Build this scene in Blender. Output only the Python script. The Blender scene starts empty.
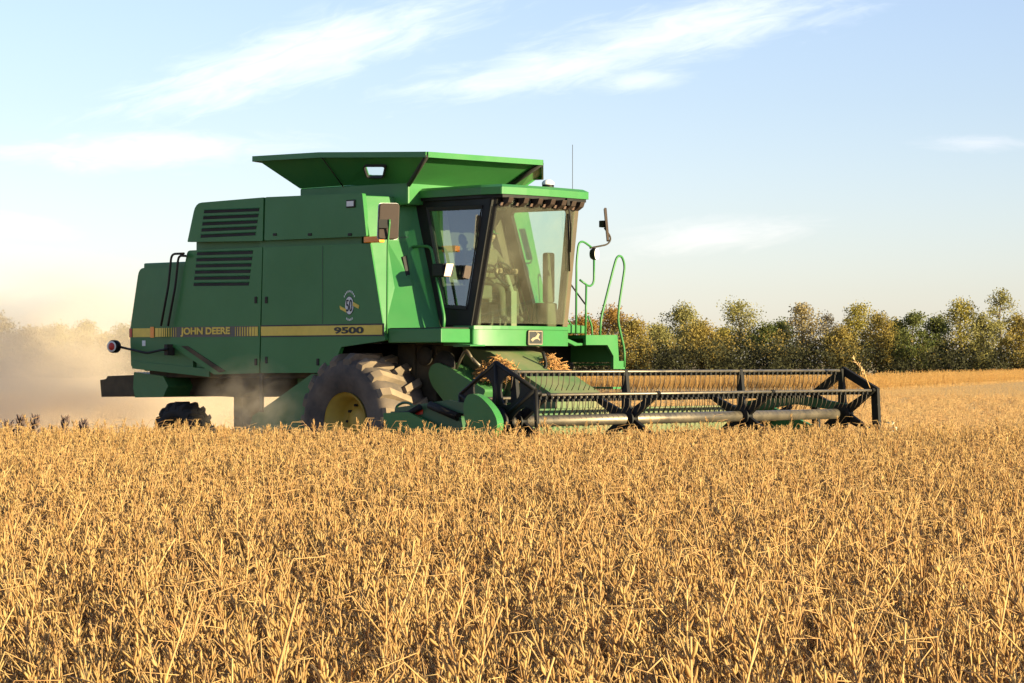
import bpy, bmesh, math, random
from mathutils import Vector, Matrix, noise as mnoise
R = math.radians
rnd = random.Random(7)
scene = bpy.context.scene
COL = scene.collection

# ------------------------------------------------------------------ camera numbers
F, HOR, CH = 2600.0, 362.0, 1.76            # focal length in px, horizon row, eye height
SX, SY = math.cos(R(43)), math.sin(R(43))   # heading of the machine
OX, OY = -1.227, 38.38                      # where its front axle stands
SUN_EL, SUN_AZ = 10.5, -31.0                # elevation, angle from +X

def V(*a): return Vector(a)
CAMM = None
def _cam_machine():
    dx, dy = -OX, -OY
    return V(SX*dx - SY*dy, SY*dx + SX*dy, CH)
CAMM = _cam_machine()
def ray(px, py):
    q, r = (px-512)/F, (HOR-py)/F           # world dir (q,1,r)
    return V(SX*q - SY, SY*q + SX, r)
def UP(px, py, p, n):
    d = ray(px, py); p = Vector(p); n = Vector(n)
    t = (p-CAMM).dot(n)/d.dot(n)
    return CAMM + d*t
def UY(px, py, y): return UP(px, py, (0, y, 0), (0, 1, 0))
def UX(px, py, x): return UP(px, py, (x, 0, 0), (1, 0, 0))

# ------------------------------------------------------------------ mesh builder
class MB:
    def __init__(s): s.v = []; s.f = []; s.m = []; s.sm = []
    def add(s, vs, fs, mi=0, smooth=False):
        b = len(s.v); s.v += [tuple(v) for v in vs]
        for f in fs:
            s.f.append([i+b for i in f]); s.m.append(mi); s.sm.append(smooth)
        return s
    def box(s, x0, x1, y0, y1, z0, z1, mi=0):
        vs = [(x, y, z) for x in (x0, x1) for y in (y0, y1) for z in (z0, z1)]
        return s.add(vs, [(0,1,3,2),(4,6,7,5),(0,4,5,1),(2,3,7,6),(0,2,6,4),(1,5,7,3)], mi)
    def prism(s, poly, axis, a, b, mi=0, smooth=False):
        n = len(poly)
        def P(p, t): return {'y': (p[0], t, p[1]), 'x': (t, p[0], p[1]), 'z': (p[0], p[1], t)}[axis]
        vs = [P(p, a) for p in poly] + [P(p, b) for p in poly]
        s.add(vs, [list(range(n))[::-1], list(range(n, 2*n))], mi)
        return s.add(vs, [(i, (i+1) % n, n+(i+1) % n, n+i) for i in range(n)], mi, smooth)
    def slab(s, pts, off, mi=0):
        n = len(pts); off = Vector(off); pts = [Vector(p) for p in pts]
        vs = pts + [p+off for p in pts]
        return s.add(vs, [list(range(n))[::-1], list(range(n, 2*n))] + [(i, (i+1) % n, n+(i+1) % n, n+i) for i in range(n)], mi)
    def ring(s, outer, inner, off, mi=0):
        n = len(outer); off = Vector(off)
        o = [Vector(p) for p in outer]; i_ = [Vector(p) for p in inner]
        vs = o + i_ + [p+off for p in o] + [p+off for p in i_]
        fs = []
        for k in range(n):
            l = (k+1) % n
            fs += [(k, l, n+l, n+k), (2*n+k, 3*n+k, 3*n+l, 2*n+l), (k, 2*n+k, 2*n+l, l), (n+k, n+l, 3*n+l, 3*n+k)]
        return s.add(vs, fs, mi)
    def tube(s, pts, r, n=8, mi=0, smooth=True):
        pts = [Vector(p) for p in pts]
        rs = r if isinstance(r, (list, tuple)) else [r]*len(pts)
        t0 = (pts[1]-pts[0]).normalized()
        u = t0.orthogonal().normalized()
        vs = []
        for k, p in enumerate(pts):
            a = pts[max(k-1, 0)]; b = pts[min(k+1, len(pts)-1)]
            t = (b-a)
            t = t.normalized() if t.length > 1e-9 else t0
            u = (u - t*u.dot(t))
            u = u.normalized() if u.length > 1e-6 else t.orthogonal().normalized()
            w = t.cross(u)
            for j in range(n):
                an = 2*math.pi*j/n
                vs.append(p + (u*math.cos(an) + w*math.sin(an))*rs[k])
        fs = [(k*n+j, k*n+(j+1) % n, (k+1)*n+(j+1) % n, (k+1)*n+j) for k in range(len(pts)-1) for j in range(n)]
        b = len(s.v)
        s.add(vs, fs, mi, smooth)
        L = (len(pts)-1)*n
        s.f.append([b+j for j in range(n)][::-1]); s.m.append(mi); s.sm.append(False)
        s.f.append([b+L+j for j in range(n)]); s.m.append(mi); s.sm.append(False)
        return s
    def lathe(s, prof, n, cx, cy, cz, mi=0, smooth=True, axis='y'):
        # prof: (radius, offset along axis)
        vs = []
        for (r, t) in prof:
            for j in range(n):
                a = 2*math.pi*j/n
                if axis == 'y': vs.append((cx+r*math.cos(a), cy+t, cz+r*math.sin(a)))
                else: vs.append((cx+r*math.cos(a), cy+r*math.sin(a), cz+t))
        fs = [(k*n+j, k*n+(j+1) % n, (k+1)*n+(j+1) % n, (k+1)*n+j) for k in range(len(prof)-1) for j in range(n)]
        s.add(vs, fs, mi, smooth)
        return s
    def build(s, name, mats, parent=None, bevel=0, fix=True, seg=2):
        me = bpy.data.meshes.new(name)
        me.from_pydata(s.v, [], s.f)
        if not isinstance(mats, (list, tuple)): mats = [mats]
        for m in mats: me.materials.append(m)
        me.polygons.foreach_set('material_index', s.m)
        me.polygons.foreach_set('use_smooth', s.sm)
        if fix:
            bm = bmesh.new(); bm.from_mesh(me)
            bmesh.ops.recalc_face_normals(bm, faces=bm.faces)
            bm.to_mesh(me); bm.free()
        me.update()
        o = bpy.data.objects.new(name, me); COL.objects.link(o)
        if parent: o.parent = parent
        if bevel:
            md = o.modifiers.new('Bevel', 'BEVEL'); md.width = bevel; md.segments = seg
            md.limit_method = 'ANGLE'; md.angle_limit = R(40)
        return o

def rounded(pts, r=0.08, seg=5):
    pts = [Vector(p) for p in pts]; out = [pts[0]]
    for i in range(1, len(pts)-1):
        a, b, c = pts[i-1], pts[i], pts[i+1]
        d1 = min(r, (a-b).length*0.45); d2 = min(r, (c-b).length*0.45)
        p = b + (a-b).normalized()*d1; q = b + (c-b).normalized()*d2
        for k in range(seg+1):
            t = k/seg
            out.append(p*(1-t)**2 + b*2*t*(1-t) + q*t*t)
    out.append(pts[-1])
    return out
def round_poly(pts, rs, seg=4):
    n = len(pts); out = []
    for i in range(n):
        b = Vector(pts[i]); r = rs[i] if isinstance(rs, (list, tuple)) else rs
        if r <= 0: out.append(b); continue
        a, c = Vector(pts[i-1]), Vector(pts[(i+1) % n])
        p = b + (a-b).normalized()*min(r, (a-b).length*.45); q = b + (c-b).normalized()*min(r, (c-b).length*.45)
        for k in range(seg+1):
            t = k/seg
            out.append(p*(1-t)**2 + b*2*t*(1-t) + q*t*t)
    return out
def empty(name, loc=(0, 0, 0), rz=0, parent=None):
    o = bpy.data.objects.new(name, None); COL.objects.link(o)
    o.location = loc; o.rotation_euler = (0, 0, rz); o.empty_display_size = .3
    if parent: o.parent = parent
    return o
def tag(o, label=None, cat=None, group=None, kind=None):
    if label: o['label'] = label
    if cat: o['category'] = cat
    if group: o['group'] = group
    if kind: o['kind'] = kind
    return o

# ------------------------------------------------------------------ materials
def newmat(name):
    m = bpy.data.materials.new(name); m.use_nodes = True
    nt = m.node_tree
    return m, nt, nt.nodes['Principled BSDF']
def lk(nt, a, b): nt.links.new(a, b)
def mixc(nt, fac, a, b, blend='MIX'):
    n = nt.nodes.new('ShaderNodeMix'); n.data_type = 'RGBA'; n.blend_type = blend
    for sock, val in ((n.inputs[0], fac), (n.inputs[6], a), (n.inputs[7], b)):
        if hasattr(val, 'links'): nt.links.new(val, sock)
        elif isinstance(val, (tuple, list)): sock.default_value = (*val[:3], 1)
        else: sock.default_value = val
    return n.outputs[2]
def noise_tex(nt, scale, detail=3, rough=.55, coord='Object', vscale=None):
    tc = nt.nodes.new('ShaderNodeTexCoord'); n = nt.nodes.new('ShaderNodeTexNoise')
    n.inputs['Scale'].default_value = scale; n.inputs['Detail'].default_value = detail; n.inputs['Roughness'].default_value = rough
    src = tc.outputs[coord]
    if vscale:
        mp = nt.nodes.new('ShaderNodeMapping'); mp.inputs['Scale'].default_value = vscale
        nt.links.new(src, mp.inputs['Vector']); src = mp.outputs[0]
    nt.links.new(src, n.inputs['Vector'])
    return n
def ramp(nt, src, lo, hi, a=0.0, b=1.0):
    n = nt.nodes.new('ShaderNodeMapRange'); n.inputs[1].default_value = lo; n.inputs[2].default_value = hi
    n.inputs[3].default_value = a; n.inputs[4].default_value = b
    nt.links.new(src, n.inputs[0]); return n.outputs[0]
def surf(name, col, rough=.5, metal=0.0, dust=0.0, dustcol=(.36, .27, .15), var=.12, scale=1.3, spec=.5, coat=0.0, bump=0.0, wavy=0.0):
    m, nt, b = newmat(name)
    n1 = noise_tex(nt, scale, 5, .62); n2 = noise_tex(nt, scale*9, 3, .6)
    c2 = tuple(max(0, c*(1-var*2)) for c in col); c1 = tuple(c*(1+var*.6) for c in col)
    base = mixc(nt, n2.outputs[0], c2, c1)
    if dust > 0:
        f = nt.nodes.new('ShaderNodeMath'); f.operation = 'MULTIPLY'; f.inputs[1].default_value = dust*2
        lk(nt, ramp(nt, n1.outputs[0], .3, .75), f.inputs[0])
        base = mixc(nt, f.outputs[0], base, dustcol)
    lk(nt, base, b.inputs['Base Color'])
    lk(nt, ramp(nt, n1.outputs[0], .3, .7, max(.04, rough-.1), min(1, rough+.15)), b.inputs['Roughness'])
    b.inputs['Metallic'].default_value = metal
    b.inputs['Specular IOR Level'].default_value = spec
    b.inputs['Coat Weight'].default_value = coat
    if wavy:
        nw = noise_tex(nt, 1.1, 2, .5); bp = nt.nodes.new('ShaderNodeBump'); bp.inputs['Strength'].default_value = wavy; bp.inputs['Distance'].default_value = .03
        lk(nt, nw.outputs[0], bp.inputs['Height']); lk(nt, bp.outputs[0], b.inputs['Normal'])
    if bump:
        bp = nt.nodes.new('ShaderNodeBump'); bp.inputs['Strength'].default_value = bump; bp.inputs['Distance'].default_value = .02
        lk(nt, n2.outputs[0], bp.inputs['Height']); lk(nt, bp.outputs[0], b.inputs['Normal'])
    return m

M = {}
M['green'] = surf('green_paint', (.032, .172, .044), .36, dust=.03, scale=.6, var=.06, coat=0, spec=.28, wavy=.35)
M['green_dusty'] = surf('dusty_green_paint', (.030, .158, .046), .42, dust=.08, scale=.6, var=.08, spec=.28, wavy=.4)
M['dark_green'] = surf('dark_green_paint', (.01, .085, .025), .45, dust=.05)
M['green_pale'] = surf('dust_coated_green_paint', (.03, .12, .03), .7, dust=.45, dustcol=(.22, .17, .09), scale=1.1)
M['tine'] = surf('brown_tine_wire', (.10, .075, .05), .5, metal=.4)
M['black'] = surf('black_paint', (.004, .004, .004), .55, dust=.012, spec=.25)
M['rubber'] = surf('black_rubber', (.015, .015, .015), .8, dust=.03)
M['dark_metal'] = surf('dark_metal', (.014, .013, .012), .7, dust=.06, spec=.3)
M['under'] = surf('dusty_undercarriage_and_shade', (.03, .026, .02), .9, dust=.16, spec=.2)  # dusty metal, also painting the shadow on hood fold and rear rims
M['steel'] = surf('worn_steel', (.18, .155, .12), .42, metal=.7, dust=.15, scale=4)
M['tyre'] = surf('dusty_tyre_rubber', (.07, .055, .042), .9, dust=.5, dustcol=(.36, .26, .16), scale=1.2, bump=.12, var=.06)
M['sidewall'] = surf('tyre_sidewall', (.04, .033, .03), .9, dust=.3, dustcol=(.30, .22, .15), scale=2.0)
M['tyre_dark'] = surf('dark_tyre_rubber', (.010, .010, .011), .9, dust=.04, bump=.3)
M['yellow'] = surf('yellow_paint', (.6, .39, .045), .55, dust=.15)
M['stripe'] = surf('yellow_decal', (.80, .56, .06), .45, dust=.03)
M['stripe_grey'] = surf('grey_decal', (.06, .055, .05), .5, dust=.12)
M['decal_black'] = surf('black_decal', (.012, .012, .01), .5)
M['white'] = surf('white_plastic', (.75, .74, .7), .45)
M['tan'] = surf('tan_plastic', (.035, .021, .016), .6, dust=.02, spec=.25)
M['orange'] = surf('orange_lens', (1.0, .30, .02), .3)
M['red'] = surf('red_lens', (.5, .03, .015), .3)
M['interior'] = surf('brown_cab_trim', (.075, .058, .036), .8, dust=.15)
M['seat'] = surf('seat_fabric', (.09, .07, .045), .9, dust=.2)
M['beige'] = surf('beige_trim', (.26, .22, .14), .7, dust=.1)
M['mirror'] = surf('mirror_glass', (.8, .8, .8), .05, metal=1.0)
M['skin'] = surf('skin', (.42, .22, .14), .55)
M['shirt'] = surf('brown_jacket', (.12, .085, .05), .9)
M['cap'] = surf('green_cap', (.03, .12, .035), .85)
M['jeans'] = surf('blue_denim', (.03, .05, .1), .9)
M['chrome'] = surf('lamp_reflector', (.2, .13, .1), .4, metal=.2)
M['pale'] = surf('pale_lamp_lens', (.8, .62, .52), .3)

def glass(name, tint, refl, dirt):
    m, nt, b = newmat(name)
    out = nt.nodes['Material Output']
    tr = nt.nodes.new('ShaderNodeBsdfTransparent'); tr.inputs[0].default_value = (*tint, 1)
    gl = nt.nodes.new('ShaderNodeBsdfGlossy'); gl.inputs['Roughness'].default_value = .03
    lw = nt.nodes.new('ShaderNodeLayerWeight'); lw.inputs[0].default_value = .5
    pw = nt.nodes.new('ShaderNodeMath'); pw.operation = 'POWER'; pw.inputs[1].default_value = 4.0; lk(nt, lw.outputs['Facing'], pw.inputs[0])
    mul = nt.nodes.new('ShaderNodeMath'); mul.operation = 'MULTIPLY_ADD'; mul.inputs[1].default_value = .9; mul.inputs[2].default_value = refl
    lk(nt, pw.outputs[0], mul.inputs[0])
    mx = nt.nodes.new('ShaderNodeMixShader'); lk(nt, mul.outputs[0], mx.inputs[0]); lk(nt, tr.outputs[0], mx.inputs[1]); lk(nt, gl.outputs[0], mx.inputs[2])
    b.inputs['Base Color'].default_value = (.36, .36, .24, 1); b.inputs['Roughness'].default_value = .9
    n = noise_tex(nt, 1.7, 6, .65)
    f = ramp(nt, n.outputs[0], .25, .8, dirt*.3, dirt*1.7)
    mx2 = nt.nodes.new('ShaderNodeMixShader'); lk(nt, f, mx2.inputs[0]); lk(nt, mx.outputs[0], mx2.inputs[1]); lk(nt, b.outputs[0], mx2.inputs[2])
    lk(nt, mx2.outputs[0], out.inputs['Surface'])
    return m
M['windshield'] = glass('dusty_windshield_glass', (.66, .88, .76), .15, .10)
M['door_glass'] = glass('tinted_door_glass', (.42, .54, .60), .17, .05)
M['clear'] = glass('clear_pane', (.92, .97, .97), .04, .03)

# ------------------------------------------------------------------ text
def text_obj(name, s, mat, parent, box, y, bold=.03, axis='y', thick=.003):
    """lettering fitted into box (x0,x1,z0,z1) on the plane y, facing -y"""
    cu = bpy.data.curves.new(name, 'FONT'); cu.body = s; cu.size = 1; cu.offset = bold; cu.extrude = .01
    t = bpy.data.objects.new(name+'_curve', cu); COL.objects.link(t)
    bpy.context.view_layer.update()
    dg = bpy.context.evaluated_depsgraph_get()
    me = bpy.data.meshes.new_from_object(t.evaluated_get(dg))
    bpy.data.objects.remove(t); bpy.data.curves.remove(cu)
    xs = [v.co.x for v in me.vertices]; ys = [v.co.y for v in me.vertices]
    x0, x1, y0, y1 = min(xs), max(xs), min(ys), max(ys)
    for v in me.vertices:
        a = (v.co.x-x0)/(x1-x0); b = (v.co.y-y0)/(y1-y0); k = v.co.z/.01
        v.co = (box[0]+a*(box[1]-box[0]), y - k*thick, box[2]+b*(box[3]-box[2])) if axis == 'y' else \
               (y + k*thick, box[0]+a*(box[1]-box[0]), box[2]+b*(box[3]-box[2]))
    me.name = name; me.materials.clear(); me.materials.append(mat)
    o = bpy.data.objects.new(name, me); COL.objects.link(o); o.parent = parent
    return o

# ================================================================== COMBINE
cmb = empty('combine_harvester', (OX, OY, 0), R(-43))
tag(cmb, 'large green combine harvester with black glazed cab and wide reel header in the ripe crop', 'combine harvester')
YP = -1.65                                   # plane of the camera-side body panels
def PY(*pp, y=YP): return [(lambda w: (w.x, w.z))(UY(a, b, y)) for a, b in pp]

# --- body core
body = MB()
body.box(-3.45, -.80, -1.56, 1.56, 1.66, 2.1); body.box(-3.45, .22, -1.56, 1.56, 2.1, 4.05)
body.box(-4.78, -3.45, -1.5, 1.5, 1.62, 3.3)
body.box(-1.95, .5, -.85, .85, .75, 1.66)
body.build('body_shell', M['green_dusty'], cmb, .02)
arch = MB(); arch.box(-.795, .6, -1.56, 1.56, 2.02, 2.095); arch.box(-.795, -.75, -1.56, 1.56, 1.2, 2.02)  # boxes coloured black for the shadow between body panel and tyre
arch.build('wheel_arch_shade', M['black'], cmb)
und = MB()
und.box(-4.7, -.85, -1.45, 1.45, 1.52, 1.63)
und.box(.25, .6, -.9, .9, 1.3, 2.2); und.box(.6, 1.75, -.9, .9, 2.0, 2.2); und.box(.6, 1.0, -.86, 1.4, 1.2, 2.0)
und.prism([(-4.4, 1.52), (-2.3, 1.52), (-2.4, 1.42), (-3.1, 1.22), (-4.4, 1.25)], 'y', -1.0, 1.0)
und.box(-1.2, .1, -1.3, -.9, 1.1, 1.5)
und.build('undercarriage', M['under'], cmb, .015)

def panel(name, pp, mat='green', y=YP, th=.07, rs=.03, bev=.012, label=None):
    poly = PY(*pp, y=y)
    rp = [(p.x, p.y) for p in round_poly([(a, b) for a, b in poly], rs)]
    o = MB().prism(rp, 'y', y, y+th).build(name, M[mat], cmb, bev)
    if label: o['label'] = label
    return o
hood = panel('rear_hood', [(139, 268), (193, 266), (193, 374), (160, 371), (131, 367), (130, 330)], 'green_dusty', y=-1.60, rs=[.12, 0, 0, 0, .05, 0])
MB().prism(PY((132, 361), (209, 369), (209, 377), (132, 368.5), y=-1.62), 'y', -1.62, -1.59).build('hood_flange', M['green_dusty'], hood, .008)
MB().prism(PY((181, 346), (187, 346), (225, 371), (219, 372.5), y=-1.665), 'y', -1.665, -1.65).build('hood_fold_shade', M['under'], hood, .004)  # dark strip painted for a seam and shadowed fold in the hood
vent_lo = panel('vent_panel', [(187.5, 250.5), (262.3, 247.2), (259, 373), (214, 374.5), (170, 345), (172.5, 327)], 'green', rs=[.06, 0, 0, 0, .05, 0])
vent_up = panel('vent_panel', [(195.5, 203), (263.5, 197.3), (262.5, 241), (187.3, 242)], 'green', y=-1.68, rs=[.14, 0, 0, .02])
tank_p = panel('tank_side_panel', [(265.3, 197.1), (362.2, 193), (366.4, 236.3), (264.3, 240.5)], 'green', y=-1.68)
low_p = panel('side_panel', [(263.2, 247.2), (370.2, 243.3), (385.5, 340.5), (341, 347), (331, 372.8), (260.3, 373)], 'green', rs=[0, .03, .03, .02, .02, .02])
MB().box(-1.95, .24, -1.6, -1.56, 3.38, 3.62).build('panel_recess', M['green_dusty'], cmb)
MB().prism(PY((309, 374), (331, 373), (322, 392), (306, 428), (246, 432), (250, 416)), 'y', -1.6, -1.52).build('lower_shield', M['green_dusty'], cmb, .02)
MB().prism(PY((258.5, 373), (261.5, 373), (261.5, 412), (259.2, 412)), 'y', -1.64, -1.6).build('shield_hinge_post', M['black'], cmb)
# far side: mirrored panels, plain
for pp in ([(187.5, 250.5), (262.3, 247.2), (259, 373), (170, 373)], [(195.5, 203), (362, 193), (366.4, 236.3), (187.3, 242)], [(263.2, 247.2), (370.2, 243.3), (385.5, 340.5), (341, 347), (331, 372.8), (260.3, 373)]):
    MB().prism(PY(*pp), 'y', 1.58, 1.65).build('side_panel', M['green'], cmb, .012)
# seams inside the lower side panel
MB().prism(PY((322.3, 246), (322.9, 246), (322.9, 327), (322.3, 327)), 'y', YP-.004, YP+.01).build('panel_seam', M['dark_green'], low_p)
for (lx, ly) in ((266.5, 300), (266.5, 360), (318, 362), (256, 300), (256, 362)):
    p = UY(lx, ly, YP)
    MB().box(p.x-.025, p.x+.025, YP-.014, YP+.01, p.z-.05, p.z+.05).build('panel_latch', M['dark_metal'], vent_lo if lx < 260 else low_p, .006)
for lx in (275, 310, 350):
    p = UY(lx, 234.5, -1.68); MB().box(p.x-.04, p.x+.04, -1.69, -1.67, p.z-.02, p.z+.02).build('panel_latch', M['dark_metal'], tank_p, .006)
# vents
def vent(par, tl, tr, bl, br, n, y):
    fr = MB(); sl = MB()
    for k in range(n):
        t0 = (k+.12)/n*1.04; t1 = (k+.62)/n*1.04
        def E(t):
            return (tl[0]+(bl[0]-tl[0])*t, tl[1]+(bl[1]-tl[1])*t), (tr[0]+(br[0]-tr[0])*t, tr[1]+(br[1]-tr[1])*t)
        a, b = E(t0); c, d = E(t1)
        poly = PY(a, b, d, c, y=y)
        fr.prism(poly, 'y', y-.004, y+.03)
        e, f_ = E(t1); g, h = E(min(1.05, t1+.10))
        p2 = PY(a, b, y=y)
        # hooded lip over each slot
        x0, z0 = p2[0]; x1, z1 = p2[1]
        sl.add([(x0, y-.002, z0+.012), (x1, y-.002, z1+.012), (x1, y-.018, z1+.0), (x0, y-.018, z0+.0), (x0, y-.002, z0+.002), (x1, y-.002, z1+.002)],
               [(0, 1, 2, 3), (3, 2, 5, 4), (0, 3, 4), (1, 5, 2), (0, 4, 5, 1)])
    o = fr.build('vent', M['black'], par); sl.build('louvre', M['green'], o)
vent(vent_up, (204.5, 209.5), (259.5, 207.5), (200.5, 239), (255, 236.5), 5, -1.68)
vent(vent_lo, (197.5, 251.5), (253, 250), (193.5, 287), (248.5, 286.5), 6, YP)
# stripes and lettering
yS = YP-.004
def strip(name, par, mat, x0, x1, y0, y1, yy=yS):
    p = UY(x0, y0, YP); q = UY(x1, y1, YP); z0 = 2.195; z1 = 2.30
    return (p.x, q.x)
ZS0, ZS1 = 2.147, 2.283
def band(par, mat, px0, px1, name='stripe', yy=YP, z0=ZS0, z1=ZS1, th=.004):
    a = UY(px0, 333, yy).x; b = UY(px1, 333, yy).x
    return MB().box(a, b, yy-th, yy+.002, z0, z1).build(name, M[mat], par)
band(low_p, 'decal_black', 261, 384.2, 'stripe_border', z0=ZS0-.022, z1=ZS1+.022, th=.003)
st = band(low_p, 'stripe', 261.2, 382.5, th=.006)
text_obj('model_number', '9500', M['decal_black'], low_p, (UY(334.5, 333, YP).x, UY(364, 333, YP).x, ZS0+.018, ZS1-.022), YP-.009, bold=.035)
band(vent_lo, 'stripe_grey', 172.5, 258.2, 'stripe', th=.004, z0=ZS0-.01, z1=ZS1+.012)
MBb = MB()
def bar(px0, w):
    a = UY(px0, 333, YP).x; b = UY(px0+w, 333, YP).x
    MBb.box(a, b, YP-.008, YP-.003, ZS0, ZS1)
x = 154.5; 
for k, (g, w) in enumerate([(155.5, 3.4), (159.3, 2.0), (161.9, 1.6), (164.2, 1.2), (166.4, .9), (168.8, .8), (171.2, .6), (173.6, .5), (176, .35)]): bar(g, w)
MBb.build('stripe_bars', M['stripe'], vent_lo); MBb = MB()
for k, (g, w) in enumerate([(235.5, .4), (237.8, .5), (240, .8), (242.4, .9), (244.7, 1.0), (247.2, 1.4), (249.6, 2.0), (252.3, 2.4), (255.2, 3.0)]): bar(g, w)
MBb.build('stripe_bars', M['stripe'], vent_lo)
text_obj('lettering', 'JOHN DEERE', M['stripe'], vent_lo, (UY(181, 333, YP).x, UY(230.3, 333, YP).x, ZS0-.002, ZS1+.002), YP-.008, bold=.035)
b_ = band(hood, 'stripe', 133, 150.5, 'stripe', yy=-1.60)
band(hood, 'red', 129.8, 132.2, 'reflector', yy=-1.60, th=.012)
band(hood, 'orange', 150.8, 154.4, 'reflector', yy=-1.60, th=.012, z0=ZS0-.01, z1=ZS1+.02)
a = UY(142.3, 346, -1.60); c = UY(145.5, 340.5, -1.60)
MB().box(a.x, c.x, -1.604, -1.59, a.z, c.z).build('sticker', M['white'], hood)
# anniversary badge
bc = UY(349.5, 305.5, YP); bd = MB()
def ell(rx, rz, n=28, cx=0, cz=0): return [(bc.x+cx+rx*math.cos(2*math.pi*k/n), bc.z+cz+rz*math.sin(2*math.pi*k/n)) for k in range(n)]
bd.prism(ell(.093, .137), 'y', YP-.003, YP+.002, 0)
bd.prism(ell(.085, .125), 'y', YP-.005, YP+.002, 1)
bd.prism([(bc.x-.2, bc.z+.0), (bc.x-.07, bc.z-.05), (bc.x-.06, bc.z-.1), (bc.x-.19, bc.z-.05)], 'y', YP-.007, YP+.002, 2)
bd.prism([(bc.x+.2, bc.z+.0), (bc.x+.08, bc.z+.05), (bc.x+.07, bc.z-.0), (bc.x+.19, bc.z-.05)], 'y', YP-.007, YP+.002, 2)
for k in range(9):
    for s_ in (1, -1):
        if s_ < 0 and (k in (0, 1, 7, 8)): continue
        an = s_*R(40+k*12.5); rr = 1.0
        px_, pz_ = bc.x+.135*math.cos(an), bc.z+.205*math.sin(an)
        bd.box(px_-.008, px_+.008, YP-.003, YP+.002, pz_-.014, pz_+.014, 1)
badge = bd.build('badge', [M['decal_black'], M['white'], M['stripe']], low_p)
text_obj('badge_number', '50', M['decal_black'], badge, (bc.x-.062, bc.x+.062, bc.z-.085, bc.z+.085), YP-.009, bold=.0)
# small lamps on the panels
p = UY(346.8, 208, -1.68); q = UY(355.6, 199.5, -1.68)
lm = MB().box(p.x, q.x, -1.7, -1.67, p.z, q.z).build('side_lamp', M['dark_metal'], tank_p, .01)
MB().box(p.x+.02, q.x-.02, -1.706, -1.69, p.z+.02, q.z-.02).build('lens', M['white'], lm)
p = UY(364.5, 243, -1.7); q = UY(380.5, 236, -1.7)
MB().box(p.x, q.x, -1.72, -1.62, p.z, q.z).build('marker_lamp', M['orange'], cmb, .012)

# --- slanted front corner panel beside the cab
g0, g1, g2, g3 = V(.30, -1.64, 4.13), V(.62, -.86, 4.12), V(1.22, -.98, 2.22), V(.74, -1.64, 2.22)
cp = MB().slab([g0, g1, g2, g3], (-.06, .02, 0)).build('corner_panel', M['green'], cmb, .01)
mir = lambda v: V(v.x, -v.y, v.z)
MB().slab([V(.16, 2.0, 4.05), mir(g1), mir(g2), V(.6, 2.05, 2.22)], (-.06, -.02, 0)).build('corner_panel', M['green'], cmb, .01)
nrm = (g1-g0).cross(g3-g0).normalized()
if nrm.x < 0: nrm = -nrm
def UC(px, py): return UP(px, py, g0, nrm)
e = [UC(401, 257.5), UC(405.5, 256), UC(409, 276), UC(404.8, 277)]
MB().slab([v+nrm*.05 for v in e], -nrm*.05).build('door_handle', M['black'], cp, .006)
MB().slab([v+nrm*.006 for v in (UC(371, 238.5), UC(418, 235.8), UC(418, 237.2), UC(371, 240))], -nrm*.012).build('panel_seam', M['dark_green'], cp)

# --- walkway in front of the corner panel
wk = MB().box(.78, 1.83, -1.6, -1.02, 2.03, 2.225).build('walkway', M['green'], cmb, .012)
MB().box(.8, 1.82, -1.58, -1.04, 2.226, 2.24).build('tread_plate', M['dark_metal'], wk)
MB().prism([(1.72, 2.02), (2.05, 2.0), (2.05, 1.98), (1.72, 1.97)], 'y', -1.25, -.95).build('step', M['green'], wk, .006)

# --- grain tank top and flared extension
MB().box(-1.5, .78, -1.2, 1.2, 4.0, 4.33).build('tank_rim', M['green'], cmb, .02)
ext = empty('tank_extension', (0, 0, 0), 0, cmb)
rr0 = UY(253.5, 157.5, -1.65); rr1 = UY(320, 153.5, -1.65); rr2 = UY(427, 153, -1.65)
bb0 = V(-1.5, -1.2, 4.33); bb1 = UY(343, 185, -1.2); bb1.z = 4.33; bb2 = V(.78, -1.2, 4.30)
rf = V(rr2.x, .71, rr2.z+.02); bf = V(.78, .73, 4.30); rl = V(.75, 1.65, rr2.z-.1); bl = V(.7, 1.2, 4.30)
rrl = V(rr0.x, 1.65, rr0.z-.2); bbl = V(-1.5, 1.2, 4.33)
def sheet(name, pts, mat='green', hole=None):
    n = (Vector(pts[1])-Vector(pts[0])).cross(Vector(pts[2])-Vector(pts[0])).normalized()
    if n.z < 0: n = -n
    if hole:
        o = MB().ring(pts, hole, n*.02)
    else: o = MB().slab(pts, n*.02)
    return o.build(name, M[mat], ext)
sheet('extension_panel', [rr0, rr1, bb1, bb0], 'green')
n_ = (rr2-rr1).cross(bb2-rr1)
def UE(px, py): return UP(px, py, rr1, n_)
hole = [UE(365, 165), UE(386, 165), UE(383.5, 176), UE(368.5, 176)]
hp = sheet('extension_panel', [rr1, rr2, bb2, bb1], 'green', hole)
hc = (hole[0]+hole[1]+hole[2]+hole[3])/4
hr = round_poly([hc+(h-hc)*1.12 for h in hole], .06); hi = round_poly([hc+(h-hc)*.98 for h in hole], .05)
wf = MB().ring(hr, hi, V(0, -.03, -.03)).build('window_frame', M['rubber'], hp)
MB().add(hi, [list(range(len(hi)))]).build('pane', M['clear'], hp)
sheet('extension_panel', [rr2, rf, bf, bb2]); sheet('extension_panel', [rf, rl, bl, bf]); sheet('extension_panel', [rl, rrl, bbl, bl]); sheet('extension_panel', [rrl, rr0, bb0, bbl])
lip = MB()
loop = [rr0, rr1, rr2, rf, rl, rrl]
for k in range(6):
    a, b = loop[k], loop[(k+1) % 6]
    ctr = V(-.2, 0, 0); d = (b-a).normalized(); out = V(d.y, -d.x, 0).normalized()
    lip.slab([a-V(0,0,.06)+out*.002, b-V(0,0,.06)+out*.002, b+V(0,0,.018), a+V(0,0,.018)], out*.025)
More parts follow.
